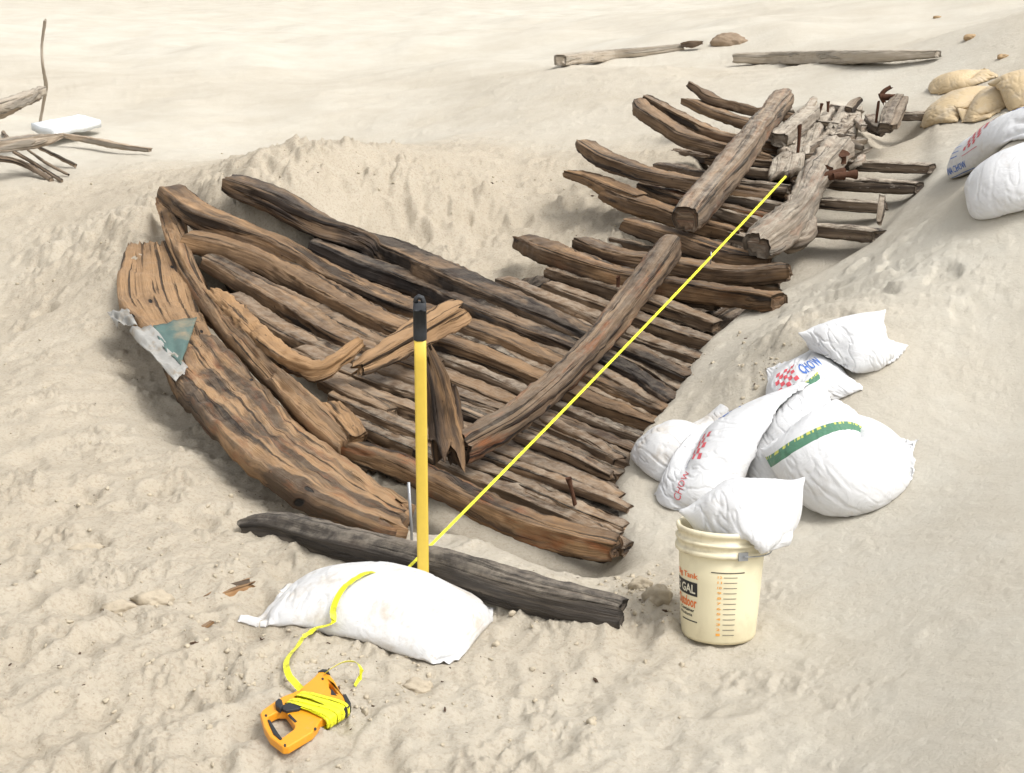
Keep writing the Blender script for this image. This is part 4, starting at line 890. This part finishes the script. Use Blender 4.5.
s6 = build_sack('sandbag', tt, bo, M_SACK, 'crumpled half empty white sack at the top of the near pile', group=GP, wrinkle=.006, seed=6)
s1 = lay_sack('sandbag', (648,446), (738,404), .36, .85, M_SACKD, 'dirty white sack with an open sandy mouth, leftmost of the near pile', group=GP, seed=1, neck=.25, nu=56, nv=40)
s3 = lay_sack('sandbag', (758,462), (842,400), .42, .95, M_SACKG, 'white sack with green edge stripe in the middle of the near pile', group=GP, seed=3, nu=60, nv=38)
s2 = lay_sack('sandbag', (680,490), (768,408), .36, 1.0, M_SACK, 'long printed white sack with red squares, second from left in the near pile', group=GP, seed=2, nu=60, nv=38)
s4 = lay_sack('sandbag', (800,476), (868,388), .50, 1.05, M_SACKG, 'biggest plump white sack with a green edge, front right of the near pile', group=GP, seed=4, lift=.13, long=.92, nu=56, nv=44)
GF = 'white sacks on the high bank at the right edge'
w1 = lay_sack('sandbag', (984,136), (1104,104), .52, .8, M_SACK, 'white sack with red chequers and blue letters, high on the bank at the right edge', group=GF, seed=7)
w2 = lay_sack('sandbag', (972,182), (1088,142), .47, .8, M_SACK, 'plain white sack below the printed one at the right edge', group=GF, seed=8)
GT = 'tan sandbags on the upper right dune'
for i, (A, B, W, lb) in enumerate([((934,80),(1000,58),.34,'small tan sandbag end highest and leftmost of the tan row'),((936,110),(1015,72),.42,'tan sandbag whose pointed corner touches the dark far timber'),
      ((968,108),(1045,72),.42,'middle tan sandbag of the row above the white printed sack'),((1000,100),(1075,66),.45,'tan sandbag cut by the right edge of the picture')]):
    lay_sack('tan_sandbag', A, B, W, .65, M_TAN, lb, group=GT, seed=30 + i, lift=.08)
n1 = lay_sack('sandbag', (474,616), (268,578), .43, .88, M_SACKD, 'white sandbag lying on the sand with yellow tape tied around it', seed=9, lift=.07, neck=.04, nu=64, nv=40)
# printing on the sacks
def marks(sack, red, blue):
    for nm, mt, sets in (('red_print', M_RED, red), ('blue_print', M_BLUE, blue)):
        for st in sets: print_on(sack, nm, mt, st if isinstance(st, list) else [st])
marks(s2, [chequer(.42, .43, 5, 4, .036, .04), ('text', 'CHOW', .16, .50, .18, .08, False)], [('quad', .36, .62, .12, .012), ('text', 'CHOW', .72, .42, .2, .13, True), ('quad', .70, .59, .2, .012)])
marks(s5, [chequer(.52, .50, 5, 5, .04, .05)], [('text', 'CHOW', .76, .5, .2, .18, True), ('quad', .12, .5, .1, .015)])
marks(w1, [chequer(.45, .48, 6, 6, .026, .042), ('quad', .45, .43, .16, .008)], [('text', 'INA CHOW', .26, .30, .22, .08, True), ('quad', .26, .25, .26, .012), ('text', 'PUR', .54, .78, .2, .13, True)] + [('quad', .30, .46 + k * .05, .09, .008) for k in range(3)])

# ------------------------------------------------------------------ bucket
def lathe(name, prof, M4, mat, parent, seg=72, **kw):
    th = np.linspace(0, 2 * math.pi, seg, endpoint=False); V, Fc = [], []; n = len(prof)
    for r_, z_ in prof: V += [(r_ * math.cos(a), r_ * math.sin(a), z_) for a in th]
    for i in range(n - 1):
        for j in range(seg): Fc.append((i*seg + j, i*seg + (j+1) % seg, (i+1)*seg + (j+1) % seg, (i+1)*seg + j))
    V = [M4 @ Vector(v) for v in V]
    if prof[0][0] < 1e-3 and prof[-1][0] < 1e-3: pass
    return mk(name, V, Fc, mat, parent, **kw)
bb = P(718, 633, 0); bb[2] = G(bb[0], bb[1]) - .012
bk = empty('bucket', bb, 'cream plastic bucket with printed measuring scale, a white sack stuffed in its top', 'bucket')
BM = Matrix.Translation(Vector(bb)) @ Matrix.Rotation(R(-9), 4, 'X') @ Matrix.Rotation(R(1.0), 4, 'Y')
M_PAIL = plain('cream_plastic', (.74, .67, .46), rough=.42, spec=.45, var=.05, scale=6, bmp=.06, bdist=.004, dirt=(.42, .33, .2), dirt_scale=5, dirt_lo=.52, dirt_hi=.72, dirt_amt=.4)
M_PAILR = plain('cream_plastic_rim', (.74, .67, .48), rough=.45, spec=.45, var=.08, scale=20, bmp=.1, dirt=(.36, .29, .19), dirt_scale=11, dirt_lo=.52, dirt_hi=.7, dirt_amt=.6)
K = .985
def rad(z): return (.122 + (.141 - .122) * min(1, z / .33)) * K
HB = .372
wall = [(1e-4, .004), (rad(0) - .016, .004), (rad(0) - .005, .003), (rad(0), .014), (rad(.1), .1), (rad(.2), .2), (rad(.296), .296)]
inner = [(rad(.296) - .004, .30), (rad(.1) - .004, .1), (rad(0.02) - .006, .02), (1e-4, .02)]
lathe('body', wall + inner, BM, M_PAIL, bk)
rm = rad(.3)
lathe('rim', [(rm - .001, .288), (rm + .011, .289), (rm + .012, .296), (rm + .011, .303), (rm + .003, .305), (rm + .003, .322), (rm + .011, .324), (rm + .012, .329), (rm + .010, .333), (rm + .003, .335), (rm + .003, .352), (rm + .009, .354), (rm + .010, .364), (rm + .006, .370), (rm + .001, .370), (rm - .003, .362), (rm - .004, .29)], BM, M_PAILR, bk)
def on_pail(deg, z, off=.0012): a = R(deg); r_ = rad(z) + off; return BM @ Vector((r_ * math.sin(a), -r_ * math.cos(a), z))
def pail_print(name, mat, items):
    VV, FF = [], []
    for itm in items:
        if itm[0] == 'q':
            _, a0, a1, z0, z1 = itm; k = max(2, int(abs(a1 - a0) / 4)); pts = [on_pail(a0 + (a1 - a0) * i / k, z) for i in range(k + 1) for z in (z0, z1)]; Fc = [(2*i, 2*i+2, 2*i+3, 2*i+1) for i in range(k)]
        else:
            _, tx, a0, a1, z0, z1, off = itm; V, Fc = text_shape(tx, True); V = (V - V.min(0)) / (V.max(0) - V.min(0)); pts = [on_pail(a0 + (a1 - a0) * x, z0 + (z1 - z0) * y, off) for x, y in V]
        b = len(VV); VV += [list(p) for p in pts]; FF += [tuple(b + x for x in f) for f in Fc]
    return mk(name, VV, FF, mat, bk)
M_ORANGE = plain('orange_ink', (.75, .17, .03), rough=.5, var=.1, bmp=0); M_INK = plain('black_ink', (.02, .02, .02), rough=.5, var=.1, bmp=0); M_GOLD = plain('amber_ink', (.78, .36, .06), rough=.5, var=.1, bmp=0)
M_GREY_INK = plain('grey_ink', (.16, .15, .12), rough=.5, var=.1, bmp=0)
for it_ in [('q', -22, 24, .2405, .2435), ('q', -92, -42, .152, .197), ('t', 'Container', -80, -47, .098, .109, .0012), ('t', 'Products', -80, -51, .083, .093, .0012), ('q', -75, -42, .066, .0695)]: pail_print('black_print', M_INK, [it_])
zt_ = np.linspace(.226, .036, 12)
pail_print('scale_lines', M_GREY_INK, [('q', -5 + (.24 - z) * 8, 14, z, z + .0022) for z in zt_])
pail_print('scale_numbers', M_GOLD, [('t', str(k), -13, -7, z - .002, z + .006, .0012) for k, z in zip(range(12, 0, -1), zt_)])
for it_ in [('t', 'Big Tank', -88, -41, .204, .228, .0012), ('t', 'Outdoor', -88, -43, .113, .148, .0012)]: pail_print('orange_lettering', M_ORANGE, [it_])
M_WHITEINK = plain('pale_ink', (.7, .66, .52), rough=.5, var=.05, bmp=0)
pail_print('pale_lettering', M_WHITEINK, [('t', '5 GAL', -86, -45, .160, .189, .0022)])
def lug(deg, mat, name, hw, z0, z1, th=.006):
    pts = [BM @ Vector(((rm + o) * math.sin(R(deg + a)), -(rm + o) * math.cos(R(deg + a)), z)) for o in (.011, .011 + th) for a, z in ((-hw, z0), (hw, z0), (hw, z1), (-hw, z1))]
    return mk(name, pts, [(0,1,2,3), (4,7,6,5), (0,4,5,1), (1,5,6,2), (2,6,7,3), (3,7,4,0)], mat, bk, smooth=False)
lug(17, M_STEEL, 'handle_lug', 6, .286, .312); lug(197, M_STEEL, 'handle_lug', 6, .286, .312)
# wire handle hanging down behind the rim
hd = []
for k in range(33):
    a = R(17 + 180 * k / 32); x, y, z = (rm + .02) * math.sin(a), -(rm + .02) * math.cos(a), .300 - .012 * math.sin(math.pi * k / 32); hd.append(BM @ Vector((x, y, z)))
sweep('wire_handle', [list(v) for v in hd], .0022, .0022, M_STEEL, bk, seg=8, sq=2)
# the sack stuffed in the bucket: stands on edge, its lower end inside
bt = np.array(BM @ Vector((0, 0, .36)))
def bucket_floor(x, y):
    rr = np.hypot(x - bt[0], y - bt[1]); return np.where(rr < .128, bt[2] - .13, np.where(rr < .16, bt[2] + .012, -1.0))
o_ = bt + np.array([.125, .0, .150])
tt, bo = cloth_settle(o_, np.array([.93, -.05, .30]), np.array([-.45, .22, .90]), .36, .44, .85, steps=70, grav=3.0, floor=bucket_floor, seed=12, stiff=2.0)
sb = build_sack('sandbag', tt, bo, M_SACK, 'crumpled white sack stuffed into the top of the cream bucket', wrinkle=.005, seed=12)

# ------------------------------------------------------------------ tape reel with its long yellow tape
rc = P(305, 712, .03)
rl = empty('tape_reel', [rc[0], rc[1], G(rc[0], rc[1])], 'orange open reel with black grips, its yellow tape running across the wreck', 'tape measure')
M_REEL = plain('orange_plastic', (.72, .30, .015), rough=.4, spec=.5, var=.08, scale=20, bmp=.05, dirt=(.4, .32, .2), dirt_scale=14, dirt_lo=.6, dirt_hi=.75, dirt_amt=.4)
m_, t_, b_ = new_mat('yellow_tape'); oc = N(t_, 'ShaderNodeUVMap', uv_map='UVMap').outputs[0]
sx = N(t_, 'ShaderNodeSeparateXYZ'); L(t_, oc, sx.inputs[0]); u_ = sx.outputs[0]
tick = math_n(t_, 'MULTIPLY', math_n(t_, 'LESS_THAN', math_n(t_, 'FRACT', math_n(t_, 'MULTIPLY', u_, 40)), .16), math_n(t_, 'LESS_THAN', sx.outputs[1], .45))
num = math_n(t_, 'MULTIPLY', math_n(t_, 'LESS_THAN', math_n(t_, 'FRACT', math_n(t_, 'MULTIPLY', u_, 10)), .2), math_n(t_, 'GREATER_THAN', sx.outputs[1], .4))
c_ = mix(t_, math_n(t_, 'MULTIPLY', math_n(t_, 'MAXIMUM', tick, num), .4), (.78, .76, .02), (.05, .05, .02)); L(t_, c_, b_.inputs['Base Color']); b_.inputs['Roughness'].default_value = .4
M_TAPE = m_
def RP(x, y, l=.0):   # reel outline surveyed from an enlargement of the photograph
    return P(250 + x * 130 / 773, 630 + y * 130 / 773, l)
rz = P(305, 715, .035)[2]
def plate(name, outline, holes, z0, z1, mat, parent, bev=.006):
    """a moulded plate: outline and openings traced at height z0, z1 thick"""
    bm = bmesh.new(); loops = []
    for poly in [outline] + holes:
        ps = [at_z(250 + x * 130 / 773, 630 + y * 130 / 773, (z0 + z1) / 2) for x, y in poly]
        vs = [bm.verts.new((p[0], p[1], z1)) for p in ps]; es = [bm.edges.new((vs[i], vs[(i+1) % len(vs)])) for i in range(len(vs))]; loops += es
    bmesh.ops.triangle_fill(bm, use_beauty=True, use_dissolve=False, edges=loops)
    bmesh.ops.dissolve_limit(bm, angle_limit=.02, verts=bm.verts, edges=bm.edges)
    g = bmesh.ops.extrude_face_region(bm, geom=bm.faces[:]); vs = [e for e in g['geom'] if isinstance(e, bmesh.types.BMVert)]
    bmesh.ops.translate(bm, verts=vs, vec=(0, 0, z0 - z1)); bmesh.ops.recalc_face_normals(bm, faces=bm.faces)
    se = [e for e in bm.edges if len(e.link_faces) == 2 and e.calc_face_angle(0) > .6]
    bmesh.ops.bevel(bm, geom=se, offset=bev, segments=3, affect='EDGES', profile=.6, clamp_overlap=True)
    me_v = [v.co[:] for v in bm.verts]; bm.verts.index_update(); fc = [[v.index for v in f.verts] for f in bm.faces]; bm.free()
    o = mk(name, me_v, fc, mat, parent, smooth=False); return o
g0 = G(rc[0], rc[1]) + .003; z_t = g0 + .026
plate('reel_frame', [(62,520),(75,498),(145,448),(200,415),(262,392),(330,345),(388,296),(410,268),(440,258),(470,280),(500,318),(540,388),(592,452),(588,480),(556,500),(500,520),(420,560),(398,600),(372,630),(230,716),(195,718),(120,660),(85,600)],
      [[(108,538),(165,508),(212,508),(236,540),(268,592),(262,612),(196,660),(150,640),(120,590)], [(470,330),(492,345),(524,402),(496,398),(470,360)]], g0, z_t, M_REEL, rl)
plate('handle_grip', [(104,548),(120,550),(168,628),(194,662),(180,668),(140,634)], [], g0 + .01, z_t + .004, M_BLK, rl, .003)
plate('crank_knob', [(150,440),(172,420),(192,430),(198,462),(180,482),(155,466)], [], z_t - .004, z_t + .016, M_BLK, rl, .005)
plate('crank_arm', [(190,456),(250,432),(300,436),(310,462),(290,476),(215,488),(192,478)], [], z_t, z_t + .010, M_BLK, rl, .003)
plate('corner_cap', [(404,272),(432,256),(462,260),(478,286),(462,286),(440,272)], [], g0, z_t + .003, M_BLK, rl, .002)
plate('corner_cap', [(552,408),(572,406),(602,460),(588,482),(556,500),(548,488),(574,466)], [], g0, z_t + .003, M_BLK, rl, .002)
plate('maker_mark', [(484,350),(517,392),(480,386)], [], z_t - .002, z_t + .0012, M_BLK, rl, .0004)
plate('maker_mark', [(236,500),(280,545),(268,553),(226,509)], [], z_t - .002, z_t + .0012, M_BLK, rl, .0004)
for sx_, sy_ in [(95,510),(208,686),(432,292),(540,446),(388,588)]:
    plate('screw', [(sx_ + 8 * math.cos(k * 1.047), sy_ + 8 * math.sin(k * 1.047)) for k in range(6)], [], z_t - .002, z_t + .001, M_BLK, rl, .0004)
# rounds of tape wound on the frame
def ribbon(name, pts, wv, mat, parent, u0=0., thick=.0008):
    """flat band through points; wv half-width vector per point"""
    pts = np.asarray(pts, float); wv = np.asarray(wv, float); n = len(pts); ln = np.r_[0, np.cumsum(np.linalg.norm(np.diff(pts, axis=0), axis=1))] + u0
    T = np.gradient(pts, axis=0); nr = np.cross(T, wv); nr /= np.linalg.norm(nr, axis=1)[:, None] + 1e-9; h = nr * thick / 2
    V = np.stack([pts - wv + h, pts + wv + h, pts + wv - h, pts - wv - h], 1).reshape(-1, 3)
    uv = np.stack([np.c_[ln, np.full(n, k)] for k in (0, 1, 1, 0)], 1).reshape(-1, 2)
    Fc = [(i*4 + j, i*4 + (j+1) % 4, (i+1)*4 + (j+1) % 4, (i+1)*4 + j) for i in range(n-1) for j in range(4)] + [(0,1,2,3), ((n-1)*4+3, (n-1)*4+2, (n-1)*4+1, (n-1)*4)]
    return mk(name, V, Fc, mat, parent, smooth=False, uv=uv)
zw = z_t + .001
q = lambda x, y, z: at_z(250 + x * 130 / 773, 630 + y * 130 / 773, z)
Aa, Ab, Ba, Bb = q(272,398,zw), q(384,325,zw), q(405,572,zw), q(500,510,zw)     # the winding spans from A edge (reel top) to B edge
axis = (Ab - Aa); axl = np.linalg.norm(axis); axis /= axl; dn = (Ba - Aa); dn -= axis * (dn @ axis); wl = np.linalg.norm(dn); dn /= wl
VV, FF, UU = [], [], []; cc = (Aa + Ab + Ba + Bb) / 4; cc[2] = (g0 + z_t) / 2
for k in range(46):
    off = rng.uniform(-1, 1) * (axl / 2 - .002); an = rng.normal(0, .09); grow = .003 + .011 * (k / 46); hw_ = .0055
    ax2 = axis * math.cos(an) + dn * math.sin(an); dn2 = dn * math.cos(an) - axis * math.sin(an)
    hx, hz = wl / 2 - .006 + grow, (z_t - g0) / 2 + grow; th = np.linspace(0, 2 * math.pi, 37); e = 2 / 4.0
    p = cc + axis * off + np.outer(np.sign(np.cos(th)) * np.abs(np.cos(th)) ** e * hx, dn2) + np.outer(np.sign(np.sin(th)) * np.abs(np.sin(th)) ** e * hz, [0, 0, 1])
    b = len(VV); VV += (p - ax2 * hw_).tolist() + (p + ax2 * hw_).tolist(); ln = np.linspace(0, .4, 37) + k * .113; UU += np.c_[ln, np.zeros(37)].tolist() + np.c_[ln, np.ones(37)].tolist()
    FF += [(b + i, b + i + 1, b + 37 + i + 1, b + 37 + i) for i in range(36)]
mk('wound_tape', VV, FF, M_TAPE, rl, uv=UU)
# the running tape: reel -> round the sandbag -> straight over the wreck
def sack_top(x, y, Q):
    d = np.hypot(Q[:, 0] - x, Q[:, 1] - y); k = d < .02; return Q[k, 2].max() if k.any() else -9
Qn = SACKS[[i for i, s_ in enumerate(SACKS) if s_ is not None][-2]]
def surf(px, py, l=.004):
    """first thing a ray meets among sand and the tied sandbag"""
    d = ray(px, py); ts = np.linspace(2.5, 6, 1400); xs, ys, zs = d[0] * ts, d[1] * ts, CAMH + d[2] * ts
    g = FLN(xs, ys); k = int(np.argmax(zs < g + l)); return np.array([xs[k], ys[k], zs[k] + .001])
cN = P(370, 610, .05); _k = SACKS; SACKS = [Qn]; FLN = local_floor(cN, 1.6); SACKS = _k
run = [q(305,352,zw + .004), q(270,318,G(*q(270,318,zw)[:2]) + .03), q(225,255,G(*q(225,255,zw)[:2]) + .035), q(218,190,G(*q(218,190,zw)[:2]) + .03), q(265,122,G(*q(265,122,zw)[:2]) + .022)]
run += [surf(px, py) for px, py in [(312,638),(328,631),(334,624),(333,614),(337,600),(346,587),(357,578),(367,573)]]
start = P(403, 573, .10); end = P(786, 176, .26)
run += [run[-1] * .45 + start * .55 + np.array([0, 0, .006]), start]
C = catmull(np.array(run), .012); n_ = len(C); T_ = np.gradient(C, axis=0); T_ /= np.linalg.norm(T_, axis=1)[:, None]
wv = np.cross(T_, [0, 0, 1.0]); wv /= np.linalg.norm(wv, axis=1)[:, None]
f_ = np.arange(n_) / n_; wv[:, 2] += np.where((f_ < .35), .5, .0); wv /= np.linalg.norm(wv, axis=1)[:, None]
k_ = int(n_ * .72); C[:k_, 2] = np.maximum(C[:k_, 2], np.maximum(FLN(C[:k_, 0], C[:k_, 1]), ground(C[:k_, 0], C[:k_, 1])) + .007)
for _ in range(6): C[2:k_-1, 2] = .25 * C[1:k_-2, 2] + .5 * C[2:k_-1, 2] + .25 * C[3:k_, 2]
C[5:k_-3, 2] += .004
ribbon('tape_band', C, wv * .010, M_TAPE, rl)
ff = np.linspace(0, 1, 60); L_ = start + (end - start) * ff[:, None]; dv = (end - start) / np.linalg.norm(end - start)
wv = np.cross(dv, [0, 0, 1.0]); wv /= np.linalg.norm(wv); vv_ = np.cross(wv, dv)
ang = 1.0 + .25 * np.sin(ff * 5); wv = np.cross(dv, np.array([0, .9, -.44])); wv /= np.linalg.norm(wv); wv = np.repeat(wv[None], len(ff), 0)
ribbon('tape_band', L_ - np.array([0, 0, .02]) * (4 * ff * (1 - ff))[:, None], wv * (.0050 + .0016 * ff)[:, None], M_TAPE, rl)
lp = [q(440,262,zw + .005), q(490,225,zw + .02), q(560,190,zw + .03), q(630,192,zw + .025), q(662,235,zw + .01), q(655,285,G(*q(655,285,zw)[:2]) + .012), q(628,338,G(*q(628,338,zw)[:2]) + .004)]
C = catmull(np.array(lp), .008); T_ = np.gradient(C, axis=0); T_ /= np.linalg.norm(T_, axis=1)[:, None]; wv = np.cross(T_, [0, 0, 1.0]); wv /= np.linalg.norm(wv, axis=1)[:, None]; wv[:, 2] += .9; wv /= np.linalg.norm(wv, axis=1)[:, None]
ribbon('tape_end', C, wv * .0085, M_TAPE, rl)
pm = start + (end - start) * .795
pl_t = min((abs(project(start + (end - start) * k)[0] - 711), k) for k in np.linspace(.5, 1, 400))[1]; pt = start + (end - start) * pl_t
zb = height_to(np.array([pt[0], pt[1], pt[2] - 1.0]), 264)
sweep('plumb_line', [pt + [0, 0, .01], [pt[0], pt[1], zb]], .0028, .0028, M_STEEL, sq=2, seg=8, label='thin grey plumb line hanging from the yellow tape beside the raised far beam', cat='plumb line')
for o in bpy.data.objects:
    if '_org' in o: del o['_org']
